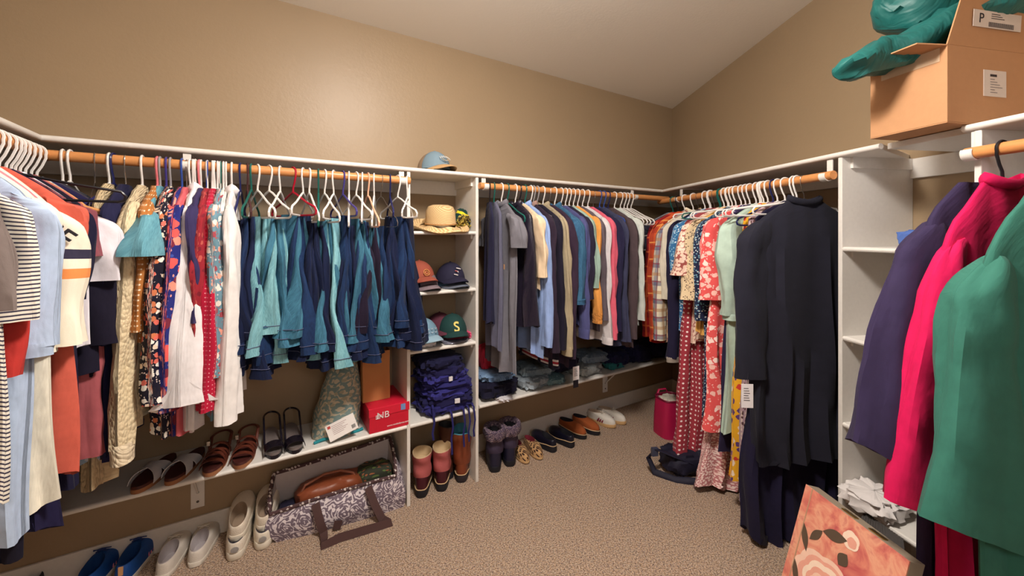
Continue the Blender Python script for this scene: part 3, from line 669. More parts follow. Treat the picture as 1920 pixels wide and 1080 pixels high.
blk2 = P((32, 32, 44), wr=.35, rough=.95)
bG(1508, blk2, 'black knee-length coat with wide collar, largest garment on the dress rod', 865, ys=705, w=.25, wb=.29, r0=.085, r1=.075, y0=.05, y1=.045, out=.065, slope=.11, th=.04, thb=.06, neck=.085, hc='metal', collar=blk2, name='black_coat', cat='coat', amp=.014)
for x, yw, c in ((1333, 0, 'white'), (1352, 0, 'teal'), (1365, 5, 'white'), (1380, -4, 'white'), (1425, 10, 'white'), (1432, -8, 'white'), (1440, 4, 'white'), (1472, -10, 'white'), (1494, 6, 'white')):
    hanger(LB, along(LB, RO, x), ZRB, c, 'white plastic hanger showing bare over the dress shoulders' if c == 'white' else 'green plastic hanger showing bare over the dress shoulders', yw, W=.27, drop=.035, group='hangers bare over the dresses' if c == 'white' else None)
hanger(LB, along(LB, RO, 1450), ZRB, 'navy', 'navy velvet hanger tip left of the coat shoulder', 4, W=.23)
# ---- robes at right ----
def rob(Yc, m, label, zb, **k):
    s = (PB.y-Yc)/.9887
    return garment('robe', LB, s, ZRB, m, label, 'robe', zb, **k)
pur = P((50, 40, 72), wr=.4); pnk = P((206, 18, 84), wr=.4); grn = P((52, 110, 96), wr=.35)
rob(1.33, pur, 'dark violet robe with bell sleeve in front of the right cubby', .2, w=.20, slope=.14, neck=.07, sl=.74, r0=.07, r1=.12, y0=.04, y1=.05, out=.18, lin=True, tilt=.06, th=.03, thb=.04, hang=False, wb=.22)
rob(1.265, pnk, 'bright magenta robe hanging between the violet and green robes', .1, w=.225, slope=.2, neck=.07, sl=.80, r0=.06, r1=.085, y0=.03, y1=.05, out=.125, lin=True, tilt=.03, th=.025, thb=.035, hanger_col='black', wb=.25, collar=pnk, hW=.2)
rob(1.14, grn, 'sea green robe with wide sleeve at the right edge', .12, w=.28, slope=.25, neck=.08, sl=.74, r0=.085, r1=.17, y0=.05, y1=.06, out=.03, lin=True, tilt=.07, th=.03, thb=.04, hanger_col='white', wb=.27, hW=.22)
# ---------------- shoes ----------------
def shoe(name, label, loc, rz, L=.25, W=.09, hs=.022, heel=0, up=None, sole=None, inner=None, hc=.075, lc=.25, yc=-.22, wc=.30, shaft=0, shaft_m=None,
         toe=.055, laces=None, welt=None, tilt=None, group=None, cat='shoe', fur=None, heeltab=None, flare=1.0, vcut=0, stripe=None, side=1, extra=None):
    e = empty(name, loc, 0, label, cat, group, rot=tilt and (tilt[0], tilt[1], math.radians(rz)) or (0, 0, math.radians(rz)))
    N = 32
    def outl(k, sc=1, z=0):
        a = 2*math.pi*k/N; y = math.sin(a); x = math.cos(a)
        f = .80+.20*max(0, min(1, (y+.35)/.8)); 
        if y > .5: f *= 1-.22*((y-.5)/.5)**2
        xx = W/2*spow(x, .82 if y > 0 else .58)*f*sc+side*.006*(y > 0)*y; yy = L/2*spow(y, .95)*(1 if sc >= 1 else sc)
        return Vector((xx, yy, z))
    q = MB(); rings = []
    for (zf, sc) in ((0, .97), (.15, 1.0), (.9, 1.02), (1.0, .99)):
        ring = []
        for k in range(N):
            p = outl(k, sc); h = hs+(heel*max(0, min(1, (-.05-p.y/L)/.25)))
            z0 = 0
            ring.append((p.x, p.y, z0+zf*h+(.006*(p.y/(L/2))**2 if p.y > L*.2 else 0)))
        rings.append(ring)
    q.loft(rings, None, True, True); q.build('sole', sole, e)
    if welt:
        q = MB(); q.tube([(outl(k, 1.03).x, outl(k, 1.03).y, (hs+(heel*max(0, min(1, (-.05-outl(k).y/L)/.25))))+.001) for k in range(N)], .0028, 6, closed=True); q.build('welt', welt, e)
    rings = []; Lc = lc*L; C = Vector((0, yc*L, 0)); R = 9
    for i in range(R+1):
        t = i/R; h = (1-math.cos(t*math.pi/2))**1.35; v = math.sin(t*math.pi/2)**.85; ring = []
        for k in range(N):
            a = 2*math.pi*k/N; p = outl(k, .97); hh = hs+(heel*max(0, min(1, (-.05-p.y/L)/.25)))
            c = Vector((wc*W*math.cos(a), C.y+Lc*math.sin(a), 0)); front = (math.sin(a)+1)/2
            zc = hc-(hc-toe-.012)*.35*math.sin(front*math.pi)+(.012*front)
            ring.append((p.x+(c.x-p.x)*h, p.y+(c.y-p.y)*h, hh-.002+(zc-hh)*(v*.85+.15*t)))
        rings.append(ring)
    top = rings[-1]
    q = MB(); q.loft(rings); q.build('upper', up, e)
    cen = Vector((0, C.y, 0))
    if shaft:
        rr = []
        for i in range(10):
            t = i/9; ring = []
            for k, p in enumerate(top):
                a = 2*math.pi*k/N; sc = 1.0+(flare-1)*t+.05*math.sin(t*9); wob = 1+.04*math.sin(3*a+7*t)
                cut = vcut*(abs(math.cos(a))**6 if vcut > 0 else 0)*-1*t
                z = p[2]+(shaft-p[2])*t+cut
                if t == 0: ring.append(p)
                else: ring.append((p[0]*sc*wob, cen.y+(p[1]-cen.y)*sc*wob*.95-.012*t, z))
            rr.append(ring)
        q = MB(); q.loft(rr); q.build('shaft', shaft_m or up, e); top = rr[-1]
    q = MB(); low = [(p[0]*.72, cen.y+(p[1]-cen.y)*.72, max(hs+heel*.6+.01, p[2]-.05)) for p in top]
    ins = [(p[0]*.93, cen.y+(p[1]-cen.y)*.93, p[2]+.001) for p in top]
    q.loft([[(p[0]*1.01, cen.y+(p[1]-cen.y)*1.01, p[2]-.002) for p in top], [(p[0]*.98, cen.y+(p[1]-cen.y)*.98, p[2]+.003) for p in top], ins, low], None, False, True); q.build('lining', inner, e)
    if fur:
        q = MB(); rnd = random.Random(5); n = len(top)
        q.lathe([(.8, -.06), (1.15, -.05), (1.32, -.02), (1.25, .012), (.9, .015), (.8, -.01)], 40, fn=lambda p, a: (p.x*wc*W*flare*(1.0+.18*noise.noise(Vector((p.x*9, p.y*9, p.z*60)))), cen.y-.012+p.y*Lc*flare*(1.0+.15*noise.noise(Vector((p.y*9, p.x*9, 3)))), shaft+p.z+.01*noise.noise(p*14)))
        o = q.build('fur_trim', fur, e)
    if laces:
        q = MB()
        for i in range(4):
            y = C.y+Lc+.004+i*.014; z = hc+.017-i*.008
            q.tube([(-.02, y, z-.006), (0, y+.004, z+.002), (.02, y, z-.006)], .0026, 6)
            q.tube([(-.02, y+.012, z-.008), (0, y+.004, z+.0), (.02, y-.003, z-.004)], .0024, 6)
        q.tube([(0, C.y+Lc, hc+.022), (.022, C.y+Lc-.006, hc+.03), (.03, C.y+Lc+.012, hc+.018), (0, C.y+Lc+.003, hc+.026)], .0022, 6)
        q.tube([(0, C.y+Lc, hc+.022), (-.022, C.y+Lc-.008, hc+.03), (-.03, C.y+Lc+.01, hc+.016), (0, C.y+Lc+.003, hc+.026)], .0022, 6)
        q.build('laces', laces, e)
    if heeltab:
        q = MB(); q.lathe([(.016, 0), (.016, .003), (.002, .004)], 16, Matrix.Translation((0, -L/2+.001, hs+.018)) @ Matrix.Rotation(math.pi/2, 4, 'X') @ Matrix.Diagonal((1, .8, 1, 1)), cap1=True); q.build('heel_badge', heeltab, e)
    if stripe:
        for sd in (-1, 1):
            q = MB()
            for j in range(3): q.tube([(sd*W*.46, -.01+j*.02, hs+.004), (sd*W*.40, j*.02, hs+.02), (sd*W*.30, .012+j*.02, hs+.04)], .0075 if name == 'sneaker' else .0028, 6)
            q.build('side_stripe', stripe, e)
    return e
def apos(x, d, z):     # a point on the left-wall strip: image column x, distance d behind the front line, height z
    return at(LA, along(LA, d, x), d, z)
AN = math.degrees(math.atan2(NA.y, NA.x))-90     # heading of a shoe whose toe points to the wall
rub = simple((26, 26, 34), .6, 'black_rubber'); wrub = simple((214, 206, 194), .5, 'white_rubber'); wcan = simple((214, 206, 196), .8, 'white_canvas', .3, 200)
blue = simple((16, 74, 150), .6, 'blue_mesh', .5, 250); cream = simple((226, 216, 200), .8, 'knit_upper', .6, 220)
tanr = simple((196, 158, 110), .7, 'gum_rubber')
def ground(x, y): Y = F*EYE/(y-HY); return Vector(((x-CX)/F*Y, Y, 0))
Lw = dict(L=.28, W=.108)
shoe('sneaker', 'dark shoe at the bottom left corner, left of the blue sneakers', ground(70, 1095), AN+5, up=simple((24, 22, 34), .7, 'dark_mesh'), sole=rub, inner=rub)
for x, y, l in ((188, 1078, 'bright blue running shoe, left one of the blue pair'), (256, 1056, 'bright blue running shoe with orange heel loop, right one of the blue pair')):
    e = shoe('running_shoe', l, ground(x, y), AN-10, up=blue, sole=wrub, inner=simple((12, 60, 120), .9, 'blue_lining'), laces=simple((40, 60, 120), .8, 'blue_laces'), stripe=simple((220, 130, 150), .6, 'pink_stripe'), hc=.085, lc=.24, group='blue running shoes', **Lw)
    if x > 200:
        q = MB(); q.box((-.008, -.137, .05), (.008, -.132, .085)); q.build('heel_loop', simple((226, 170, 120), .8, 'orange_loop'), e)
for x, y, l in ((326, 1045, 'white lace-up canvas sneaker, left one of the pair on the carpet'), (382, 1024, 'white lace-up canvas sneaker, right one of the pair on the carpet')):
    shoe('canvas_sneaker', l, ground(x, y), AN-8, up=wcan, sole=wrub, inner=simple((176, 168, 170), .9, 'grey_lining'), laces=wrub, hc=.07, heeltab=None, **Lw)
for x, y, l, lt in ((448, 1014, 'cream slip-on shoe with oval heel badge, lower left of the stacked four', 'cream knit slip-on resting on top, upper left of the stacked four'),
                    (497, 996, 'cream slip-on shoe with oval heel badge, lower right of the stacked four', 'cream knit slip-on resting on top, upper right of the stacked four')):
    g = ground(x, y); bd = simple((150, 146, 144), .6, 'grey_badge')
    shoe('slip_on_shoe', l, g, AN-4, up=cream, sole=simple((220, 212, 196), .6, 'cream_sole'), inner=simple((70, 66, 78), .9, 'dark_lining'), hs=.034, hc=.08, heeltab=bd, L=.28, W=.114)
    shoe('slip_on_shoe', lt, g+Vector((-.008, .03, .088)), AN-6, up=cream, sole=simple((220, 212, 196), .6, 'cream_sole'), inner=simple((150, 130, 110), .9, 'tan_lining'), hs=.03, hc=.075, tilt=(.16, 0), L=.28, W=.114)
# sandals on the low shelf
def sandal(label, loc, rz, sole, bed, strap, kind, L=.25, W=.092):
    e = empty({'cross': 'slide_sandal', 'fisher': 'leather_sandal', 'sling': 'slingback_sandal'}[kind], loc, math.radians(rz), label, 'shoe')
    N = 28; hs = .028
    def o_(k, sc): a = 2*math.pi*k/N; y = math.sin(a); f = .8+.2*max(0, min(1, (y+.35)/.8)); return (W/2*spow(math.cos(a), .85)*f*sc, L/2*y*sc)
    wedge = .03 if kind == 'sling' else 0
    hz = lambda y: wedge*max(0, min(1, (.1-y/L)/.4))
    q = MB(); q.loft([[(*o_(k, 1), 0) for k in range(N)], [(o_(k, 1)[0], o_(k, 1)[1], hs*.6+hz(o_(k, 1)[1])) for k in range(N)]], None, True, True); q.build('sole', sole, e)
    q = MB(); q.loft([[(o_(k, 1)[0], o_(k, 1)[1], hs*.6+hz(o_(k, 1)[1])) for k in range(N)], [(o_(k, .98)[0], o_(k, .98)[1], hs+hz(o_(k, 1)[1])) for k in range(N)], [(o_(k, .8)[0], o_(k, .8)[1], hs-.004+hz(o_(k, 1)[1])) for k in range(N)]], None, False, True); q.build('footbed', bed, e)
    def band(y0, y1, h, wd, name='strap', th=.0022):
        rings = []
        for i in range(13):
            a = math.pi*i/12; x = -W/2*1.0*math.cos(a); yy = y0+(y1-y0)*i/12; z = hs*.7+hz(yy)+h*math.sin(a)**.8
            rings.append([(x, yy-wd/2, z), (x, yy+wd/2, z), (x*.96, yy+wd/2, z-th), (x*.96, yy-wd/2, z-th)])
        q = MB(); q.loft(rings, None, True, True); q.build(name, strap, e)
    if kind == 'cross': band(-.01, .075, .045, .052); band(.075, -.01, .047, .052)
    if kind == 'fisher':
        for (a, b, h, wd) in ((.03, .07, .045, .016), (.07, .03, .047, .016), (.0, .05, .05, .015), (.05, .0, .052, .015), (.088, .088, .034, .02), (-.03, -.01, .058, .02)): band(a, b, h, wd)
        q = MB(); q.tube([(-W*.40, -.03, .045)]+[(x, y-.02, z) for (x, y, z) in arc((0, -.05, .085), W*.42, 180, 360, 10, 'xy', .06)]+[(W*.40, -.03, .045)], .007, 8, flat=.5); q.build('heel_strap', strap, e)
        q = MB(); q.box((W*.36, -.035, .07), (W*.36+.012, -.015, .09)); q.build('buckle', PL['metal'], e)
    if kind == 'sling':
        band(.07, .07, .034, .07)
        q = MB(); q.tube([(-W*.42, .03, hs+.01)]+[(x, y, z) for (x, y, z) in arc((0, -.045, .135), W*.40, 180, 360, 12, 'xy', .075)]+[(W*.42, .03, hs+.01)], .0045, 8); q.build('heel_strap', strap, e)
    return e
wl = simple((206, 204, 208), .5, 'white_leather'); br = simple((96, 44, 30), .5, 'brown_leather', .3, 60); brd = simple((70, 28, 24), .6, 'dark_footbed'); ck = simple((150, 100, 66), .8, 'cork')
bl = simple((22, 18, 30), .25, 'black_patent')
for x, k, l in ((292, 'cross', 'white cross-strap slide sandal, left one on the low shelf'), (350, 'cross', 'white cross-strap slide sandal, right one on the low shelf')):
    sandal(l, apos(x, .115, ZL), AN+180-18 , ck, brd, wl, k, .27)
for x, l in ((408, 'brown woven leather sandal with cork sole, left of its pair'), (461, 'brown woven leather sandal with cork sole, right of its pair')):
    sandal(l, apos(x, .11, ZL), AN+180-8, ck, brd, br, 'fisher', .27)
for x, l in ((511, 'black patent slingback sandal, left of its pair'), (549, 'black patent slingback sandal, right of its pair')):
    sandal(l, apos(x, .11, ZL), AN+180+4, bl, simple((110, 100, 98), .4, 'silver_footbed'), bl, 'sling', .24, .085)
# boots
dkr = simple((66, 18, 30), .35, 'oxblood_leather', .2, 50); pks = simple((178, 92, 92), .9, 'pink_suede', .4, 90); welt = simple((200, 170, 130), .7, 'stitched_welt')
cb = simple((120, 58, 34), .35, 'tan_leather', .3, 40); gl = simple((200, 176, 140), .8, 'fleece_lining')
for x, y, l in ((793, 908, 'oxblood ankle boot with slouchy pink suede shaft, left of its pair'), (829, 897, 'oxblood ankle boot with slouchy pink suede shaft, right of its pair')):
    shoe('ankle_boot', l, ground(x, y), 8, L=.27, W=.108, hs=.035, heel=.012, up=dkr, sole=rub, inner=gl, hc=.115, lc=.25, yc=-.22, wc=.47, shaft=.235, shaft_m=pks, welt=welt, flare=1.08, vcut=.0, cat='boot')
shoe('cowboy_boot', 'tan leather cowboy boot with teal inside, right side of the cubby floor', ground(867, 881), 4, L=.28, W=.112, hs=.02, heel=.028, up=cb, sole=simple((44, 38, 44), .6, 'boot_sole'), inner=simple((60, 130, 150), .6, 'teal_lining'), hc=.11, lc=.25, yc=-.23, wc=.48, shaft=.30, flare=1.12, vcut=.05, welt=welt, cat='boot')
shoe('cowboy_boot', 'darker brown boot standing at the back of the cubby behind the pink boots', ground(822, 884)+Vector((0, 0, 0)), AN+20, L=.25, W=.09, hs=.02, heel=.02, up=simple((70, 34, 24), .5, 'brown_leather_dark', .3), sole=rub, inner=rub, hc=.11, lc=.2, yc=-.25, wc=.38, shaft=.32, flare=1.15, cat='boot')
furm = P((92, 78, 96), 'cells', layers=[(160, .4, [(160, 140, 140), (50, 40, 56), (110, 92, 110)], 1, 0)], name='grey_fur', wr=1)
sno = simple((58, 48, 70), .6, 'purple_grey_nylon', .3, 60)
for x, y, l in ((926, 864, 'purple grey snow boot with fur top, left of its pair'), (953, 854, 'purple grey snow boot with fur top, right of its pair')):
    shoe('snow_boot', l, ground(x, y), 6, L=.28, W=.118, hs=.03, heel=.008, up=simple((30, 28, 50), .5, 'dark_boot_foot'), sole=rub, inner=rub, hc=.12, lc=.26, yc=-.22, wc=.48, shaft=.25, shaft_m=sno, flare=1.0, fur=furm, cat='boot')
leo = P((190, 150, 104), 'cells', layers=[(62, .36, [(56, 32, 26)], .35, 0)], name='leopard_print')
for x, y, l in ((975, 858, 'leopard print slip-on shoe, left of its pair'), (1000, 851, 'leopard print slip-on shoe, right of its pair')):
    shoe('leopard_slip_on', l, ground(x, y-4), AN+175, L=.24, W=.088, hs=.016, up=leo, sole=tanr, inner=simple((110, 24, 40), .9, 'red_lining'), hc=.065)
bkl = simple((20, 20, 36), .3, 'black_leather')
for x, y, l in ((1018, 838, 'chunky black leather clog, left of its pair'), (1051, 830, 'chunky black leather clog, right of its pair')):
    shoe('black_clog', l, ground(x, y-3), AN+8, L=.25, W=.095, hs=.034, heel=.01, up=bkl, sole=rub, inner=simple((14, 14, 24), .8, 'black_lining'), welt=welt, hc=.085)
org = simple((150, 76, 34), .9, 'rust_suede', .3, 150)
for x, y, l in ((1074, 815, 'rust suede clog with thick dark sole, left of its pair'), (1099, 808, 'rust suede clog with thick dark sole, right of its pair')):
    shoe('suede_clog', l, ground(x, y-3), AN+180+10, L=.26, W=.098, hs=.036, up=org, sole=rub, inner=simple((30, 26, 36), .9, 'fleece_dark'), welt=welt, hc=.08, yc=-.24, lc=.24)
for x, y, l in ((1128, 795, 'white sneaker with maroon patches, left of its pair'), (1147, 789, 'white sneaker with maroon patches, right of its pair')):
    e = shoe('sneaker', l, ground(x, y-2), AN+180+14, L=.26, W=.096, hs=.026, stripe=simple((120, 34, 48), .6, 'maroon_panel'), up=simple((216, 210, 200), .6, 'white_leather_upper'), sole=tanr, inner=simple((190, 170, 150), .9, 'beige_lining'), laces=wrub, hc=.075, heeltab=simple((110, 34, 48), .6, 'maroon_patch'))
# ---------------- paisley tote with its contents ----------------
pais = P((112, 98, 110), 'cells', layers=[(12, 44, [(206, 196, 200)], .5, 2), (46, .36, [(214, 204, 206), (112, 98, 110), (112, 98, 110)], .9, 0)], name='paisley_canvas', wr=.4)
def tote():
    F0 = pt(517, 1012, 1.99); g = lambda x, y: ground(x, y)
    fl = g(519, 1017); fr = g(757, 950); bl_ = fl+Vector((NA.x, NA.y, 0))*.20; brr = fr+Vector((NA.x, NA.y, 0))*.20-Vector((UA.x, UA.y, 0))*.03
    tfl = pt(506, 966, 1.955); tfr = pt(742, 893, 2.21); tbl = pt(513, 890, 2.10); tbr = pt(731, 820, 2.42)
    o = fl.copy(); e = empty('paisley_tote', o, 0, 'large grey and white paisley utility tote standing open on the carpet', 'bag')
    T = Matrix.Translation(-o)
    q = MB(); rings = []; n = 14
    def side(a, b, bulge, z=0):
        out = []
        for i in range(n):
            t = i/n; p = a.lerp(b, t); d = (b-a).normalized(); nrm = Vector((d.y, -d.x, 0)); out.append(p+nrm*bulge*math.sin(math.pi*t)+Vector((0, 0, z*math.sin(math.pi*t*3))))
        return out
    bot = side(fl, fr, .015)+side(fr, brr, .02)+side(brr, bl_, 0)+side(bl_, fl, .02)
    top = side(tfl, tfr, -.012)+side(tfr, tbr, .01)+side(tbr, tbl, -.01)+side(tbl, tfl, .01)
    R = 8
    for i in range(R+1):
        t = i/R; ring = []
        for k, (a, b) in enumerate(zip(bot, top)):
            p = a.lerp(b, t); c = (fl+fr+brr+bl_)/4; d = (p-c); d.z = 0; d.normalize()
            p = p+d*(.03*math.sin(math.pi*t)+.008*noise.noise(p*14)); ring.append(p)
        rings.append(ring)
    uv = []
    for r in rings:
        acc = 0
        for k, p in enumerate(r): acc += (p-r[k-1]).length if k else 0; uv.append((acc, p.z))
    q.loft([[tuple(p) for p in r] for r in rings], uv, True); q.build('shell', pais, e, M=T)
    inn = [[tuple(((p-sum(top, Vector())/len(top))*.965)+sum(top, Vector())/len(top)-Vector((0, 0, dz))) for p in top] for dz in (.0, .05)]
    low = [tuple(((p-sum(bot, Vector())/len(bot))*.93)+sum(bot, Vector())/len(bot)+Vector((0, 0, .02))) for p in bot]
    q = MB(); q.loft([inn[0], inn[1], low], None, False, True); q.build('lining', simple((190, 184, 186), .8, 'pale_lining'), e, M=T)
    q = MB(); q.tube([tuple(p+Vector((0, 0, .004))) for p in top], .009, 8, closed=True); q.build('rim', P((80, 58, 60), 'cells', layers=[(60, .4, [(200, 190, 186), (80, 58, 60)], .8, 0)], name='patterned_rim'), e, M=T)
    sm = simple((74, 50, 48), .8, 'brown_webbing', .3, 200)
    def strap(pts, wd=.019):
        rings = []
        pts = [Vector(p) for p in pts]
        for i, p in enumerate(pts):
            d = (pts[min(i+1, len(pts)-1)]-pts[max(0, i-1)]).normalized(); n_ = Vector((-NA.x, -NA.y, .35)).normalized(); s = d.cross(n_).normalized()
            rings.append([tuple(p+s*wd), tuple(p-s*wd), tuple(p-s*wd+n_*.004), tuple(p+s*wd+n_*.004)])
        q = MB(); q.loft(rings, None, True, True); return q
    fo = Vector((-NA.x, -NA.y, 0))
    a0 = tfl.lerp(tfr, .33)+fo*.02; b0 = fl.lerp(fr, .33)+fo*.03; a1 = tfl.lerp(tfr, .75)+fo*.02; b1 = fl.lerp(fr, .78)+fo*.03
    m0 = a0.lerp(b0, .5)+fo*.028; m1 = a1.lerp(b1, .5)+fo*.028
    p1 = ground(590, 1030); p2 = ground(735, 985)
    pts = [a0, m0, b0+fo*.02+Vector((0, 0, .02)), b0+fo*.05+Vector((0, 0, .012)), p1+Vector((.03, 0, .01)), p1.lerp(p2, .3)+Vector((0, 0, .02)), p1.lerp(p2, .7)+Vector((0, 0, .018)), p2+Vector((0, 0, .014)), b1+fo*.05+Vector((0, 0, .02)), m1, a1]
    strap(pts).build('handle', sm, e, M=T)
    q = strap([b0+fo*.018+UA.to_3d()*.07+Vector((0, 0, .05)), b0+fo*.02+UA.to_3d()*.06+Vector((0, 0, .01))]); q.build('strap_end', sm, e, M=T)
    return tfl, tfr, tbl, tbr
tfl, tfr, tbl, tbr = tote()
leath = simple((128, 66, 40), .4, 'cognac_leather', .3, 30)
def blob(name, label, cat, loc, size, rz, m, seed=1, n=.12, nx=22, nz=12, flat=.6, fr=3.0, tilt=0, tilt2=0, group=None, pw=.6):
    q = MB(); rings = []; uv = []
    for i in range(nz+1):
        v = -math.pi/2+math.pi*i/nz; cz = spow(math.sin(v), flat); cr = max(.001, math.cos(v))**.45; ring = []
        for k in range(nx*2):
            a = math.pi*k/nx; p = Vector((spow(math.cos(a), pw)*cr, spow(math.sin(a), pw)*cr, cz))
            d = 1+n*noise.noise(p*fr+Vector((seed*7, 0, 0)))+n*.5*noise.noise(p*fr*2.7+Vector((0, seed*5, 0)))
            ring.append((p.x*d*size[0]/2, p.y*d*size[1]/2, (p.z*d+1)*size[2]/2)); uv.append((a/6.28*(size[0]+size[1]), ring[-1][2]+ring[-1][1]*.5))
        rings.append(ring)
    q.loft(rings, uv, True, True); mz = min(v[2] for v in q.v); q.v = [(a, b, c-mz) for a, b, c in q.v]
    if label is None: return q
    o = q.build(name, m); o.location = loc; o.rotation_euler = (tilt, tilt2, math.radians(rz)); return tag(o, label, cat, group)
UAD = math.degrees(math.atan2(UA.y, UA.x))
c_ = (tfl+tfr+tbl+tbr)/4
e = empty('leather_handbag', (c_.x-.03, c_.y-.01, .045), math.radians(UAD), 'cognac brown leather handbag lying inside the paisley tote', 'bag')
blob('x', None, None, None, (.33, .16, .15), 0, None, 3, .1).build('body', leath, e)
q = MB(); q.tube([(-.14, -.02, .12), (-.12, -.03, .165), (-.03, -.02, .19), (.05, -.02, .185), (.11, -.02, .155), (.13, -.02, .11)], .013, 8, flat=.5); q.build('handle', simple((150, 96, 76), .7, 'woven_strap', .4, 150), e)
q = MB(); q.tube([(-.12, -.055, .115), (0, -.065, .13), (.12, -.055, .115)], .003, 6); q.build('zip', simple((90, 44, 30), .5, 'zip'), e)
blob('pouch', 'dark green floral pouch at the right end inside the paisley tote', 'bag', tuple(Vector((c_.x, c_.y, .07))+UA.to_3d()*.2+NA.to_3d()*.02), (.20, .14, .12), UAD, floral((52, 56, 44), [(150, 90, 60), (90, 110, 60), (52, 56, 44)], 60, .3), 5)
blob('folded_shirt', 'dark navy cloth at the left end inside the paisley tote', 'clothing', tuple(Vector((c_.x, c_.y, .03))-UA.to_3d()*.2), (.14, .15, .09), UAD, P((28, 26, 50)), 6)
# ---------------- red shoebox, paper bag, patterned bag on the low shelf ----------------
def abox(name, label, cat, x, d, z, size, rz, m, bevel=.002):
    e = empty(name, apos(x, d, z), ANG[id(LA)]+math.radians(rz), label, cat); q = MB(); q.box((-size[0]/2, -size[1]/2, 0), (size[0]/2, size[1]/2, size[2])); q.build('carton', m, e, smooth=False, bevel=bevel); return e
redm = simple((196, 22, 48), .45, 'red_card')
e = empty('shoebox', apos(720, .12, ZL), ANG[id(LA)], 'red shoebox with white letters on the low shelf beside the cubby', 'box')
q = MB(); q.box((-.165, -.105, 0), (.12, .105, .085)); q.build('carton', redm, e, smooth=False, bevel=.002)
q = MB(); q.box((-.168, -.108, .084), (.123, .108, .13)); q.build('lid', simple((206, 26, 54), .45, 'red_lid'), e, smooth=False, bevel=.002)
wp = simple((236, 230, 230), .5, 'white_print')
text('logo', 'NB', .05, wp, e, frame((.1238, -.035, .086), (0, 1, 0), (.12, 0, 1)), .0006, 1.0)
text('lettering', 'www.newbalance.com', .013, wp, e, frame((.1212, .045, .022), (0, 1, 0), (0, 0, 1)), .0006)
q = MB(); q.box((.1225, .06, .092), (.1245, .085, .124)); q.build('sticker', simple((110, 140, 190), .5, 'blue_sticker'), e, smooth=False)
for i in range(3):
    q = MB(); q.box((.1225, -.073, .072+i*.008), (.1242, -.05+i*.004, .075+i*.008)); q.build('logo_bar', wp, e, smooth=False)
kraft = simple((186, 126, 76), .8, 'kraft_paper', .3, 20)
e = empty('paper_bag', apos(703, .15, ZL+.131), ANG[id(LA)], 'brown paper bag standing on the red shoebox', 'bag')
q = MB()
rings = []
for i in range(7):
    t = i/6; z = .27*t; wob = .006*math.sin(t*7)
    rings.append([(-.05, -.075-wob, z), (0, -.076, z), (.05+wob, -.075, z), (.052-.03*math.sin(t*3)*t, 0, z), (.05+wob, .07, z), (0, .072, z), (-.05, .07+wob, z), (-.052, 0, z)])
q.loft(rings, None, True, False); q.build('sack', kraft, e, sharp=30)
dam = P((120, 142, 140), 'cells', layers=[(24, 13, [(190, 180, 158)], 1, 2), (40, .3, [(160, 156, 136), (120, 142, 140)], 1, 0)], name='damask_print', wr=.5)
e = empty('storage_pouch', apos(628, .14, ZL), ANG[id(LA)]+.1, 'grey green damask print bag slumped on the low shelf, tapering to the top', 'bag')
q = MB(); rings = []; uv = []; 
for i in range(13):
    t = i/12; z = .36*t; hw = .115-.055*t+.02*math.sin(t*3.1); tk = .085*(1-t)**.6+.018
    ring = []
    for k in range(26):
        a = 2*math.pi*k/26; x = tk*spow(math.sin(a), .8)-.03*t; y = hw*spow(math.cos(a), .8)+.055*t
        n_ = .010*noise.noise(Vector((x*20, y*20, z*14))); ring.append((x+n_, y+n_, z)); uv.append((a/6.28*.5, z))
    rings.append(ring)
q.loft(rings, uv, True, True); q.build('sack', dam, e)
q = MB(); q.tube([(.088, y, .008+.004*math.sin(y*60)) for y in [-.12+.24*i/12 for i in range(13)]], .008, 6); q.build('teal_edge', simple((30, 130, 140), .8, 'teal_piping'), e)
e = empty('price_tag', apos(641, .015, ZL+.065), ANG[id(LA)], 'white paper tag leaning on the damask bag', 'tag')
q = MB(); q.box((-.001, -.07, -.04), (.001, .07, .04)); q.build('card', simple((222, 216, 212), .7, 'card'), e, smooth=False, M=Matrix.Rotation(.3, 4, 'X') @ Matrix.Rotation(-.5, 4, 'Y'))
TM = Matrix.Rotation(.3, 4, 'X') @ Matrix.Rotation(-.5, 4, 'Y')
for i in range(6):
    q = MB(); q.box((.0012, -.045, .024-i*.008), (.0018, .03-(i % 3)*.012, .026-i*.008)); q.build('printed_line', simple((150, 120, 120), .7, 'print'), e, smooth=False, M=TM)
q = MB(); q.box((.0012, -.062, .02), (.0018, -.048, .033)); q.build('printed_mark', simple((180, 60, 50), .7, 'red_print'), e, smooth=False, M=TM)
for i in range(9):
    q = MB(); q.box((.0012, .042+i*.0022, -.03), (.0018, .0432+i*.0022, -.012)); q.build('barcode_bar', simple((30, 28, 30), .7, 'ink'), e, smooth=False, M=TM)
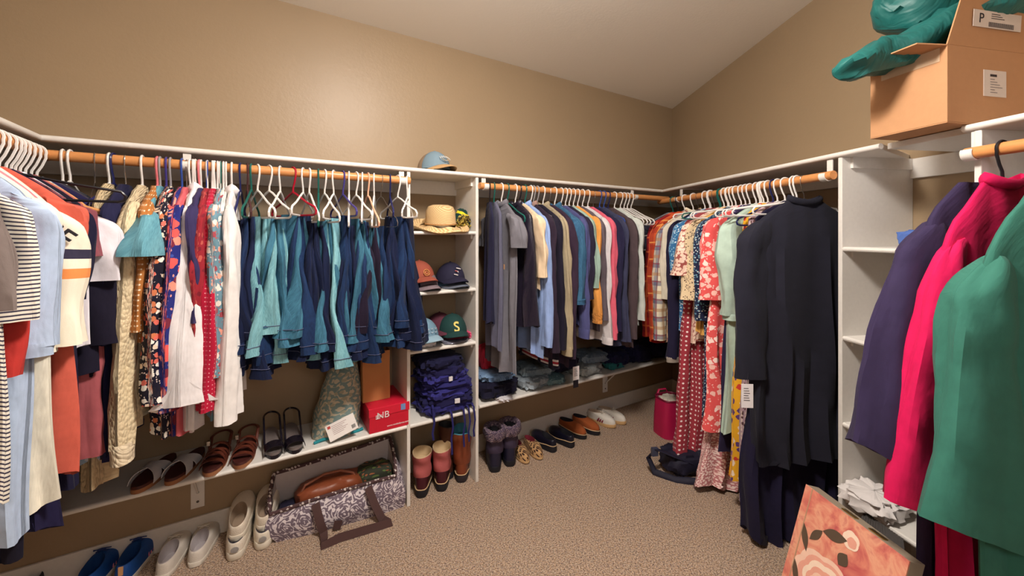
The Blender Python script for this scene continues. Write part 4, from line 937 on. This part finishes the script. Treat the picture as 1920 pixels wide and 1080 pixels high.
# ---------------- hats ----------------
def cap(label, loc, rz, m, brim_m=None, logo=None, logo_m=None, sz=.09, tilt=0, back=None, group=None, curve=.025, lsize=.06, side=0):
    e = empty('baseball_hat', loc, 0, label, 'hat', group, rot=(tilt, side, math.radians(rz)))
    prof = [(sz*math.cos(a)*(1.0), sz*1.25*math.sin(a)) for a in [math.pi/2*i/10 for i in range(11)]]
    prof[-1] = (.002, prof[-1][1]); q = MB(); q.lathe(prof, 36, fn=lambda p, a: (p.x*(1-.012*abs(math.sin(3*a))), p.y*1.08, p.z*(1-.1*(p.y < 0)*abs(p.y)/sz)+.012), cap1=True); q.build('crown', m, e)
    if back:
        q = MB(); q.lathe([(r*1.012, z) for r, z in prof[:-1]], 24, fn=lambda p, a: (p.x, -abs(p.y)*1.09-.012, p.z*.98+.01)); q.build('mesh_back', back, e)
    q = MB(); n = 16; top = []; rings = []
    for i in range(7):
        t = i/6; ring = []
        for k in range(n+1):
            a = math.pi*(.08+.84*k/n); ri = sz*.97; x = ri*math.cos(a)*(1-.10*t); y = ri*1.08*math.sin(a)+t*sz*.78*math.sin(a)**.6
            ring.append((x, y, max(.002, .034-.004*t-curve*1.25*(x/sz)**2-.012*t*t)))
        rings.append(ring)
    q.loft(rings, None, False, False, close=False); o = q.build('brim', brim_m or m, e); sd = o.modifiers.new('s', 'SOLIDIFY'); sd.thickness = .004
    q = MB(); q.lathe([(.006, 0), (.006, .004), (.001, .006)], 12, Matrix.Translation((0, 0, sz*1.25+.011)), cap1=True); q.build('top_button', m, e)
    if logo:
        text('emblem', logo, lsize, logo_m, e, frame((0, sz*.99, .058), (-1, 0, 0), (0, -.42, 1)), .003)
    return e
AR = math.degrees(ANG[id(LA)])-90      # cap facing the room
def cb_(x, d, z): return apos(x, d, z)
gb = simple((112, 134, 148), .8, 'grey_blue_twill', .2, 200); khm = simple((176, 140, 96), .8, 'khaki_twill', .2, 200)
e = cap('slate blue and tan trucker cap lying on the top shelf above the cubby', cb_(815, .12, ZS+.004), AR+22, gb, khm, back=simple((190, 166, 140), .8, 'tan_mesh', .5, 300))
for k in range(7):
    a_ = (k-3)*.14; q = MB(); q.tube([(.10*math.sin(a_)*.9, .080+.006*math.cos(a_*2), .088-.05*a_*a_), (.10*math.sin(a_)*.9, .092+.006*math.cos(a_*2), .076-.05*a_*a_)], .0022, 5); q.build('embroidery', simple((200, 196, 190), .6, 'pale_thread'), e)
q = MB(); q.tube([(-.03, .098, .055), (-.01, .102, .062), (.012, .102, .058), (.03, .098, .066)], .004, 6, flat=.6); q.build('fish_emblem', simple((190, 180, 160), .6, 'emblem_thread'), e)
# straw hat
straw = P((222, 190, 142), 'stripe', freq=110, duty=.4, c2=(186, 150, 102), name='woven_straw', wr=.6)
e = empty('straw_hat', cb_(826, .085, 1.53), math.radians(AR+10), 'natural straw sun hat with rolled brim on the top cubby shelf', 'hat')
e.rotation_euler = (-.10, .06, math.radians(AR+10))
q = MB(); q.lathe([(.088, .02), (.085, .06), (.082, .10), (.07, .125), (.045, .135), (.002, .137)], 40, fn=lambda p, a: (p.x*1.0, p.y*1.15, p.z+.012), cap1=True); q.build('crown', straw, e)
q = MB(); q.lathe([(.086, .032), (.10, .020), (.125, .014), (.15, .024), (.165, .042), (.160, .046), (.14, .026), (.12, .022)], 56, fn=lambda p, a: (p.x*1.0, p.y*1.1, p.z-.012*math.cos(2*a)*(math.hypot(p.x, p.y)/.16)**2+.004*math.sin(5*a)-.05*max(0, math.sin(a))*(math.hypot(p.x, p.y)/.16)**2)); q.build('brim', straw, e)
q = MB(); q.lathe([(.0885, .022), (.091, .026), (.0885, .031)], 40, fn=lambda p, a: (p.x, p.y*1.15, p.z+.012)); q.build('band', simple((184, 140, 92), .8, 'straw_band'), e)
e = empty('knit_beanie', cb_(863, .16, 1.52), 0, 'green and yellow knit beanie with fluffy pompom beside the straw hat', 'hat')
blob('x', None, None, None, (.14, .13, .14), 0, None, 9, .15).build('cap_body', P((20, 54, 50), 'stripe', freq=14, duty=.3, c2=(222, 200, 40), name='green_yellow_knit'), e, M=Matrix.Translation((-.02, .03, .0)) @ Matrix.Rotation(.5, 4, 'Y'))
q = MB(); rnd = random.Random(4)
for i in range(420):
    d = Vector((rnd.gauss(0, 1), rnd.gauss(0, 1), rnd.gauss(0, 1))).normalized(); L_ = .05*rnd.uniform(.85, 1.1); t = d.orthogonal().normalized()*.0035; b = d.cross(t).normalized()*.0035
    p = d*.01; r_ = d*L_; q.add([tuple(p+t), tuple(p+b), tuple(p-t), tuple(r_+t), tuple(r_+b), tuple(r_-t)], [(0, 1, 4, 3), (1, 2, 5, 4), (2, 0, 3, 5), (3, 4, 5)])
o = q.build('pompom', P((150, 130, 60), 'cells', layers=[(90, .6, [(40, 60, 50), (210, 190, 90), (70, 56, 40), (190, 160, 70)], 1, 0)], name='yarn', wr=.1), e, smooth=False, M=Matrix.Translation((.03, -.05, .055)))
# second cubby shelf: caps
nv = simple((28, 26, 52), .85, 'navy_twill', .2, 200)
z2 = 1.177
cap('grey brown cap lowest in the left stack on the second cubby shelf', cb_(792, .13, z2), AR+8, simple((120, 104, 110), .85, 'mauve_twill', .2, 200))
e = cap('rust red cap on top of the left stack, second cubby shelf', cb_(786, .14, z2+.045), AR+8, simple((150, 74, 56), .85, 'rust_twill', .2, 200))
q = MB(); q.tube(arc((0, 0, 0), .018, 0, 350, 20, 'xy'), .0025, 6); q.tube(arc((0, 0, 0), .009, 0, 350, 16, 'xy'), .002, 6); q.build('round_emblem', simple((206, 140, 80), .6, 'gold_thread'), e, M=frame((0, .095, .06), (-1, 0, 0), (0, -.42, 1)))
cap('dark teal cap under the embroidered navy cap', cb_(846, .13, z2), AR+6, simple((36, 60, 80), .85, 'teal_twill', .2, 200), simple((90, 96, 110), .85, 'grey_brim'))
e = cap('navy cap with small white and pink embroidery, second cubby shelf', cb_(844, .13, z2+.03), AR+6, nv)
for (x_, z_, l_, c_2) in ((-.012, .085, .03, wp), (.004, .07, .02, simple((200, 110, 110), .6, 'pink_thread')), (.012, .05, .026, wp), (-.004, .066, .004, wp)):
    q = MB(); q.tube([(x_-l_/2, .094-(z_-.05)*.35, z_), (x_, .096-(z_-.05)*.35, z_+.004), (x_+l_/2, .094-(z_-.05)*.35, z_+.008)], .003, 6); q.build('embroidery', c_2, e)
# third cubby shelf
z3 = .854
e = cap('light blue cap with raised pale letters, third cubby shelf left', cb_(793, .11, z3+.03), AR+14, simple((108, 140, 160), .85, 'light_blue_twill', .2, 200), simple((140, 168, 184), .85, 'pale_brim'))
for k in range(6):
    q = MB(); q.tube([(-.025+.025*(k % 3)-.006, .0925-.004*(k//3)*-1, .078-.02*(k//3)), (-.025+.025*(k % 3), .094-.004*(k//3)*-1, .072-.02*(k//3)), (-.025+.025*(k % 3)+.006, .0925-.004*(k//3)*-1, .078-.02*(k//3))], .0022, 5); q.build('embroidery', simple((176, 186, 196), .7, 'tone_thread'), e)
cap('maroon cap behind the light blue and green caps', cb_(824, .20, z3+.035), AR, simple((84, 36, 52), .85, 'maroon_twill', .2, 200))
e = cap('dark green cap with gold letter S, third cubby shelf', cb_(848, .12, z3+.035), AR-6, simple((18, 56, 54), .85, 'green_twill', .2, 200), logo='S', logo_m=simple((232, 210, 120), .5, 'gold_applique'), lsize=.075)
text('outline', 'S', .088, simple((214, 190, 90), .5, 'gold_edge'), e, frame((0, .088, .058), (-1, 0, 0), (0, -.42, 1)), .0025)
blob('folded_shirt', 'maroon folded cloth under the green cap', 'clothing', tuple(cb_(850, .13, z3+.018)), (.17, .22, .025), AR, P((90, 26, 44)), 11, .1)
blob('plastic_sleeve', 'clear plastic wrapped packet under the maroon cloth', 'packet', tuple(cb_(846, .11, z3)), (.17, .22, .02), AR, simple((110, 110, 124), .15, 'clear_film'), 12, .1)
blob('white_cloth', 'white crumpled cloth under the light blue cap', 'clothing', tuple(cb_(795, .10, z3)), (.12, .18, .035), AR, P((214, 212, 216)), 13, .2)
blob('pink_cloth', 'small pink cloth right of the green cap', 'clothing', tuple(cb_(880, .12, z3+.0)), (.06, .12, .04), AR, P((214, 80, 120)), 14, .2)
# fourth cubby shelf: navy scrubs
nb2 = [P((36, 34, 96), wr=1.2), P((24, 22, 66), wr=1.2), P((44, 42, 112), wr=1.2), P((18, 18, 52), wr=1.2)]
NS = [(.0, 'bottom'), (.045, 'second from the bottom'), (.09, 'third from the bottom'), (.135, 'fourth from the bottom'), (.18, 'fifth from the bottom'), (.22, 'second from the top'), (.265, 'topmost')]
for i, (dz, l) in enumerate(NS):
    e = empty('folded_scrubs', tuple(apos(833-(i*2 if i > 3 else 0), .135, .445+dz)), math.radians(AR+[6, -8, 10, -4, 7, -10, 5][i]), 'navy folded scrubs in the cubby heap, '+l, 'clothing')
    sw = .34-.013*i
    blob('x', None, None, None, (sw, .26, .062), 0, None, 20+i, .22, fr=4.5).build('cloth', [nb2[0], nb2[1], nb2[2], nb2[0], nb2[2], nb2[1], nb2[3]][i], e)
    if i in (0, 1):
        for j, xx in enumerate((-.12, -.085, -.05, .03) if i == 0 else (.10,)):
            q = MB(); q.tube([(xx, .125, .03), (xx+.004, .155, .02), (xx-.004, .158, -.06), (xx+.006, .156, -.12), (xx, .154, -.16-.02*j)], .006, 6, flat=.35); q.build('tie_string', nb2[0], e)
    if i in (1, 4):
        q = MB(); q.box((-.06 if i == 1 else -.01, .128, .02), (-.03 if i == 1 else .012, .136, .045)); q.build('care_label', simple((220, 216, 220), .8, 'label'), e, smooth=False)
# ---------------- folded piles on the right low shelf ----------------
PZ = .462
piles = [(925, .13, 0, (.28, .26, .10), P((16, 14, 38), wr=1), 'black soft bag lying at the left end of the low shelf under the coverall', 'duffel'),
 (925, .14, .095, (.24, .22, .05), denim((60, 90, 140), (140, 170, 200)), 'pale blue folded jeans on the black bag', 'folded_jeans'),
 (992, .12, 0, (.22, .24, .07), denim((90, 104, 120), (170, 180, 186)), 'light grey blue folded jeans right of the black bag', 'folded_jeans'),
 (1000, .15, .065, (.26, .22, .07), denim((70, 92, 116), (150, 168, 176)), 'washed grey folded jeans, topmost of the left pile', 'folded_jeans'),
 (1030, .10, 0, (.18, .2, .05), denim((60, 96, 110), (130, 160, 165)), 'teal grey folded jeans at the shelf edge left of the hanging tag', 'folded_jeans'),
 (1048, .17, .05, (.24, .22, .09), P((26, 24, 48), wr=1), 'black folded sweater pile behind the hanging tag', 'folded_sweater'),
 (1092, .12, 0, (.24, .22, .07), denim((110, 120, 128), (180, 184, 180)), 'pale grey folded trousers right of the hanging tag', 'folded_trousers'),
 (1105, .16, .06, (.25, .22, .07), denim((80, 100, 124), (150, 164, 176)), 'blue grey folded trousers on the pale grey pair', 'folded_trousers'),
 (1145, .14, 0, (.22, .24, .11), P((24, 26, 62), wr=1), 'navy folded clothes in the middle of the low shelf', 'folded_sweater'),
 (1150, .07, .0, (.16, .1, .05), P((40, 110, 116), wr=1), 'teal crumpled cloth at the shelf edge', 'folded_shirt'),
 (1190, .14, 0, (.30, .24, .13), P((20, 20, 56), wr=1), 'dark navy clothes heap near the corner', 'folded_sweater'),
 (1228, .14, 0, (.32, .24, .12), P((28, 26, 62), wr=1), 'dark clothes heap deepest in the corner', 'folded_sweater')]
for i, (x, d, dz, sz, m_, l, nm) in enumerate(piles):
    blob(nm, l, 'bag' if nm == 'duffel' else 'clothing', tuple(apos(x, d, PZ+dz)), (sz[1], sz[0], sz[2]), AR+90+random.Random(i).uniform(-10, 10), m_, 40+i, .25, fr=4.5, flat=.5)
blob('white_plastic_bag', 'white plastic bag edge sticking out at the left end of the low shelf', 'bag', tuple(apos(940, .03, PZ)), (.10, .16, .02), AR, simple((214, 210, 214), .3, 'white_film'), 60, .3)
blob('red_cloth', 'red cloth behind the grey coverall above the black bag', 'clothing', tuple(apos(915, .2, PZ+.14)), (.12, .1, .16), AR, P((190, 40, 60)), 61, .2)
def tagcard(loc, rz, w_, h, label, extra=None):
    e = empty('hang_tag', loc, rz, label, 'tag'); q = MB(); q.box((-w_/2, -.001, -h), (w_/2, .001, 0)); q.build('card', simple((224, 220, 222), .6, 'card'), e, smooth=False)
    for i in range(6):
        q = MB(); q.box((-w_*.3, -.0016, -h*.2-i*h*.1), (w_*(.1+.06*(i % 3)), -.001, -h*.2-i*h*.1+.003)); q.build('printed_line', simple((90, 86, 90), .7, 'ink'), e, smooth=False)
    q = MB(); q.tube([(0, 0, 0), (.004, 0, .05)], .001, 5); q.build('string', simple((40, 38, 50), .7, 'string'), e)
    if extra: q = MB(); q.box((-w_*.4, .001, -h-.05), (w_*.4, .003, -h*.5)); q.build('second_card', simple((28, 24, 34), .6, 'dark_card'), e, smooth=False)
    return e
tagcard(pt(1080, 687, 2.62), math.atan2(UA.y, UA.x), .052, .088, 'white price tag hanging from the varsity jacket hem over the low shelf', True)
tagcard(pt(1401, 720, 1.78), -.1, .05, .105, 'white paper tag hanging below the black coat sleeve')
# ---------------- bags on the carpet near the corner ----------------
pkm = simple((176, 22, 74), .5, 'magenta_nylon', .3, 30)
g_ = ground(1256, 812)
e = empty('lunch_tote', g_, .3, 'magenta pink tote bag standing on the carpet behind the polka dot dress', 'bag')
q = MB(); rings = []
for i in range(8):
    t = i/7; rings.append([(x*(.105-.015*t)*(1+.06*math.sin(t*3.1)), y*(.095-.01*t), .27*t) for (x, y) in [(spow(math.cos(a), .55), spow(math.sin(a), .55)) for a in [6.2832*k/28 for k in range(28)]]])
q.loft(rings, None, True, False); q.build('body', pkm, e)
q = MB(); q.tube([(*p[:2], .272) for p in rings[-1]], .006, 6, closed=True); q.build('rim', simple((120, 14, 50), .5, 'dark_piping'), e)
blob('x', None, None, None, (.16, .14, .09), 0, None, 70, .2).build('contents', P((196, 186, 172), wr=1), e, M=Matrix.Translation((0, 0, .185)))
q = MB(); q.tube([(-.06, .085, .25), (-.03, .09, .30), (.03, .09, .30), (.06, .085, .25)], .009, 6, flat=.5); q.build('handle', pkm, e)
bn = simple((20, 18, 40), .7, 'black_nylon', .3, 100)
g_ = ground(1275, 892)
e = empty('backpack', g_, .2, 'black bag with looped strap lying on the carpet beneath the dresses', 'bag')
blob('x', None, None, None, (.30, .22, .13), 0, None, 71, .2).build('body', bn, e, M=Matrix.Translation((.08, .06, 0)))
q = MB(); q.tube([(.06, -.03, .09), (-.06, -.02, .14), (-.14, .04, .16), (-.17, .08, .09), (-.15, .04, .02), (-.06, -.05, .01), (.04, -.10, .02), (.12, -.12, .03)], .02, 8, flat=.35); q.build('shoulder_strap', bn, e)
q = MB(); q.box((-.17, .03, .12), (-.13, .05, .17)); q.build('buckle', simple((60, 64, 84), .4, 'plastic_buckle'), e)
# ---------------- cardboard box and teal fabric on the top shelf ----------------
cbm = simple((186, 138, 98), .85, 'cardboard', .25, 40); Nn = Vector((1.452, 1.343)); d1 = Vector((-.2, .98)).normalized(); d2 = Vector((.98, .2)).normalized()
e = empty('cardboard_box', (Nn.x, Nn.y, ZS+.002), math.atan2(d2.y, d2.x), 'brown cardboard shipping box with open flaps on the shelf at upper right', 'box')
q = MB(); bw, bd, bh = .44, .24, .262
t_ = .004
q.box((0, 0, 0), (bw, bd, t_)); q.box((0, 0, t_), (t_, bd, bh)); q.box((bw-t_, 0, t_), (bw, bd, bh)); q.box((t_, 0, t_), (bw-t_, t_, bh)); q.box((t_, bd-t_, t_), (bw-t_, bd, bh)); q.build('carton', cbm, e, smooth=False, bevel=.0015)
q = MB(); q.add([(0, 0, bh), (bw, 0, bh), (bw, -.01, bh+.19), (.06, -.01, bh+.19), (0, t_, bh), (bw, t_, bh), (bw, -.006, bh+.19), (.06, -.006, bh+.19)], [(0, 1, 2, 3), (7, 6, 5, 4), (0, 3, 7, 4), (1, 5, 6, 2), (3, 2, 6, 7), (0, 4, 5, 1)]); fl_ = q.build('flap', cbm, e, smooth=False)
q = MB(); q.add([(0, 0, bh), (0, bd, bh), (-.10, bd, bh+.004), (-.10, 0.02, bh+.004), (0, 0, bh-.004), (0, bd, bh-.004), (-.10, bd, bh), (-.10, .02, bh)], [(0, 3, 2, 1), (4, 5, 6, 7), (0, 4, 7, 3), (1, 2, 6, 5), (3, 7, 6, 2)]); q.build('flap', cbm, e, smooth=False)
lab = simple((214, 200, 190), .6, 'paper_label'); ink = simple((40, 34, 40), .7, 'ink')
q = MB(); q.box((.16, -.0015, .10), (.265, -.0005, .19)); lo = q.build('address_label', lab, e, smooth=False)
q = MB(); q.box((.19, -.0022, .168), (.22, -.0015, .176)); q.build('printed_block', ink, lo, smooth=False)
for i in range(6):
    q = MB(); q.box((.19, -.0022, .158-i*.009), (.21+.012*(i % 4), -.0015, .160-i*.009)); q.build('printed_line', simple((130, 120, 120), .7, 'grey_ink'), lo, smooth=False)
FM = frame((.19, -.0085, bh+.095), (1, 0, .0), (0, -.05, 1))
q = MB(); q.box((-.09, -.028, 0), (.13, .028, .001)); l2 = q.build('postage_label', lab, e, smooth=False, M=FM)
text('letter', 'P', .045, ink, l2, FM @ Matrix.Translation((-.055, 0, .0015)), .0004)
for i in range(3):
    q = MB(); q.box((-.01, .004+i*.007, .001), (.05-.01*i, .006+i*.007, .0016)); q.build('printed_line', ink, l2, smooth=False, M=FM)
for i in range(26):
    q = MB(); q.box((-.02+i*.0045, -.024, .001), (-.018+i*.0045, -.008, .0016)); q.build('barcode_bar', ink, l2, smooth=False, M=FM)
q = MB(); q.box((-.0012, .02, bh-.05), (-.0006, .2, bh-.001)); q.build('tape', simple((206, 176, 146), .2, 'clear_tape'), e, smooth=False)
tl = P((14, 92, 88), wr=1.3, rough=.5, spec=.5)
def sack(name, label, pts, rad, flat, m, seed):
    q = MB(); pts = [Vector(p) for p in pts]; P2 = []; R2 = []
    for i in range(len(pts)-1):
        for j in range(5):
            t = j/5; a, b, c, d = pts[max(0, i-1)], pts[i], pts[i+1], pts[min(len(pts)-1, i+2)]
            P2.append(.5*((2*b)+(c-a)*t+(2*a-5*b+4*c-d)*t*t+(3*b-a-3*c+d)*t**3)); R2.append(rad[i]+(rad[i+1]-rad[i])*t)
    P2.append(pts[-1]); R2.append(rad[-1])
    q.tube(P2, R2, 26, flat=flat)
    q.v = [tuple(Vector(v)+Vector((noise.noise(Vector(v)*9+Vector((seed, 0, 0))), noise.noise(Vector(v)*9+Vector((0, seed, 0))), noise.noise(Vector(v)*11)))*.022+Vector((0, 0, 1))*(.035*abs(noise.noise(Vector((v[0]*5+seed, v[1]*22, v[2]*16))))-.012)+Vector((.3, 1, 0))*.03*noise.noise(Vector((v[0]*4, v[1]*5+seed, v[2]*34)))) for v in q.v]
    return tag(q.build(name, m), label, 'fabric')
sack('teal_blanket', 'dark teal folded fabric draped over the open cardboard box', [pt(1570, 142, 1.50), pt(1600, 126, 1.47), pt(1680, 98, 1.47), pt(1765, 58, 1.45), pt(1840, 22, 1.44), pt(1950, -6, 1.40)], [.03, .065, .085, .09, .085, .06], .7, tl, 3)
sack('teal_bag', 'dark teal fabric bag piled above the folded teal fabric', [pt(1660, -20, 1.52), pt(1695, 8, 1.52), pt(1755, 22, 1.52), pt(1810, 0, 1.5), pt(1850, -30, 1.48)], [.05, .11, .12, .09, .05], .9, tl, 8)
# ---------------- painted canvas box and cloths lower right ----------------
def painted():
    t = NT('rose_painting'); oc = t.coord('Object'); sp = t.node('ShaderNodeSeparateXYZ'); t.link(oc, sp.inputs[0])
    n = t.noise(oc, 9, 4, .6, 1.2)
    col = t.ramp(n, [(.3, (190, 84, 88)), (.45, (222, 136, 116)), (.56, (232, 168, 138)), (.7, (202, 100, 100))])
    return t.out(col, .35, None, .4)
TL = pt(1512, 908, 1.60); ex = Vector((.1, -.995, 0)).normalized(); Wd = .38; ey = Vector((.28, .028, .96)).normalized(); ez = ex.cross(ey)
H_ = (TL.z-.002)/ey.z; org_ = TL-ey*H_
# keep the box standing on the carpet
zl = min((org_).z, (org_+ex*Wd).z)
e = empty('painted_box', org_, 0, 'canvas box with painted pink roses leaning below the robes', 'box'); Mx = frame((0, 0, 0), ex, ey)
q = MB(); q.box((0, 0, -.055), (Wd, H_, -.002)); q.build('box_body', simple((150, 136, 118), .6, 'grey_wood', .2, 30), e, smooth=False, bevel=.002, M=Mx)
q = MB(); q.box((0, 0, -.002), (Wd, H_, .002)); o = q.build('painted_panel', painted(), e, smooth=False, M=Mx)
rp = [simple(c, .4, 'petal_paint') for c in ((244, 204, 182), (234, 168, 148), (248, 222, 200), (220, 130, 120))]
def petal(cx, cy, r, n, mi, lvl, ell=1.0):
    q = MB(); pts = [(cx, cy, .0025+lvl*.0004)]
    for k in range(n*6): a = 6.2832*k/(n*6); rr = r*(1+.10*abs(math.sin(a*n/2))); pts.append((cx+rr*math.cos(a)*ell, cy+rr*math.sin(a), .0025+lvl*.0004))
    m_ = len(pts); q.add(pts, [(0, i, i % (m_-1)+1) for i in range(1, m_)]); q.build('painted_petal', rp[mi], e, smooth=False, M=Mx)
for (r, mi) in ((.105, 0), (.088, 1), (.074, 2), (.058, 1), (.043, 0), (.028, 3), (.015, 2)):
    petal(.16+.004*mi, .24+.003*mi, r, 7, mi, 7-r*60, 1.15)
petal(.21, .46, .028, 5, 2, 1); petal(.215, .455, .016, 5, 1, 2)
lf = simple((92, 76, 62), .5, 'leaf_paint')
for (x0, y0, x1, y1, w_) in ((.20, .45, .11, .42, .019), (.11, .42, .07, .36, .014), (.03, .40, .07, .31, .014), (.21, .41, .19, .36, .02), (.03, .26, .07, .17, .013), (.05, .12, .08, .03, .014)):
    d = Vector((x1-x0, y1-y0)); nn = Vector((-d.y, d.x)).normalized(); q = MB(); N2 = 10; a = []
    for k in range(N2+1): t = k/N2; a.append((x0+d.x*t+nn.x*w_*math.sin(math.pi*t), y0+d.y*t+nn.y*w_*math.sin(math.pi*t), .0034))
    for k in range(1, N2): t = 1-k/N2; a.append((x0+d.x*t-nn.x*w_*math.sin(math.pi*t), y0+d.y*t-nn.y*w_*math.sin(math.pi*t), .0034))
    q.add(a, [tuple(range(len(a)-1, -1, -1))]); q.build('painted_leaf', lf, e, smooth=False, M=Mx)
for xx in (.14, .24):
    q = MB(); q.box((xx, H_, -.03), (xx+.05, H_+.004, -.012)); q.build('hinge', simple((180, 150, 90), .3, 'brass', metal=1), e, smooth=False, M=Mx)
q = MB(); q.box((.03, 0, .002), (.034, H_, .0035)); q.build('painted_line', simple((190, 150, 120), .5, 'border_paint'), e, smooth=False, M=Mx)
sB = lambda x, d: along(LB, d, x)
blob('white_cloth', 'white crumpled cloth on the lowest right cubby shelf', 'clothing', tuple(at(LB, sB(1640, .05), .05, .335)), (.2, .2, .075), 20, P((220, 214, 212), wr=1.2), 81, .3, fr=4)
def pleats(p0, p1, dn, n, m_, label):
    q = MB(); top = []; bot = []
    for i in range(n*2+1):
        t = i/(n*2); p = Vector(p0).lerp(Vector(p1), t); o_ = .008*(-1)**i; top.append((p.x+o_*.3, p.y-abs(o_)*.3, p.z)); bot.append((p.x+dn[0]*1.0+(t-.5)*.05, p.y+dn[1]+o_, p.z+dn[2]+.006*(-1)**i))
    q.loft([top, bot], None, close=False); o = q.build('pleated_skirt', m_, smooth=False); o.modifiers.new('s', 'SOLIDIFY').thickness = .004
    return tag(o, label, 'clothing')
pleats(at(LB, sB(1620, -.02), -.02, .345), at(LB, sB(1690, -.02), -.02, .335), (-.05, -.05, -.07), 16, P((74, 70, 68)), 'dark grey pleated fabric spilling off the lowest right cubby shelf')
blob('blue_cloth', 'small blue cloth on the upper right cubby shelf', 'clothing', tuple(at(LB, sB(1730, .2), .2, 1.445)), (.14, .12, .07), 0, P((80, 110, 180)), 82, .2)
# ceiling lamp (above the viewer, out of frame)
e = empty('ceiling_lamp', (.15, 1.0, ceilz((.15, 1.0))), 0, 'round ceiling lamp above the middle of the closet', 'lamp')
q = MB(); q.lathe([(.19, 0), (.19, -.03), (.17, -.035)], 32, cap0=True, cap1=True); q.build('base', simple((210, 206, 200), .4, 'lamp_base'), e)
em = NT('lamp_glass'); em.b.inputs['Emission Color'].default_value = (1, .9, .78, 1); em.b.inputs['Emission Strength'].default_value = 10.0
q = MB(); q.lathe([(.165, -.036), (.15, -.06), (.10, -.085), (.002, -.095)], 32, cap1=True); q.build('diffuser', em.m, e)
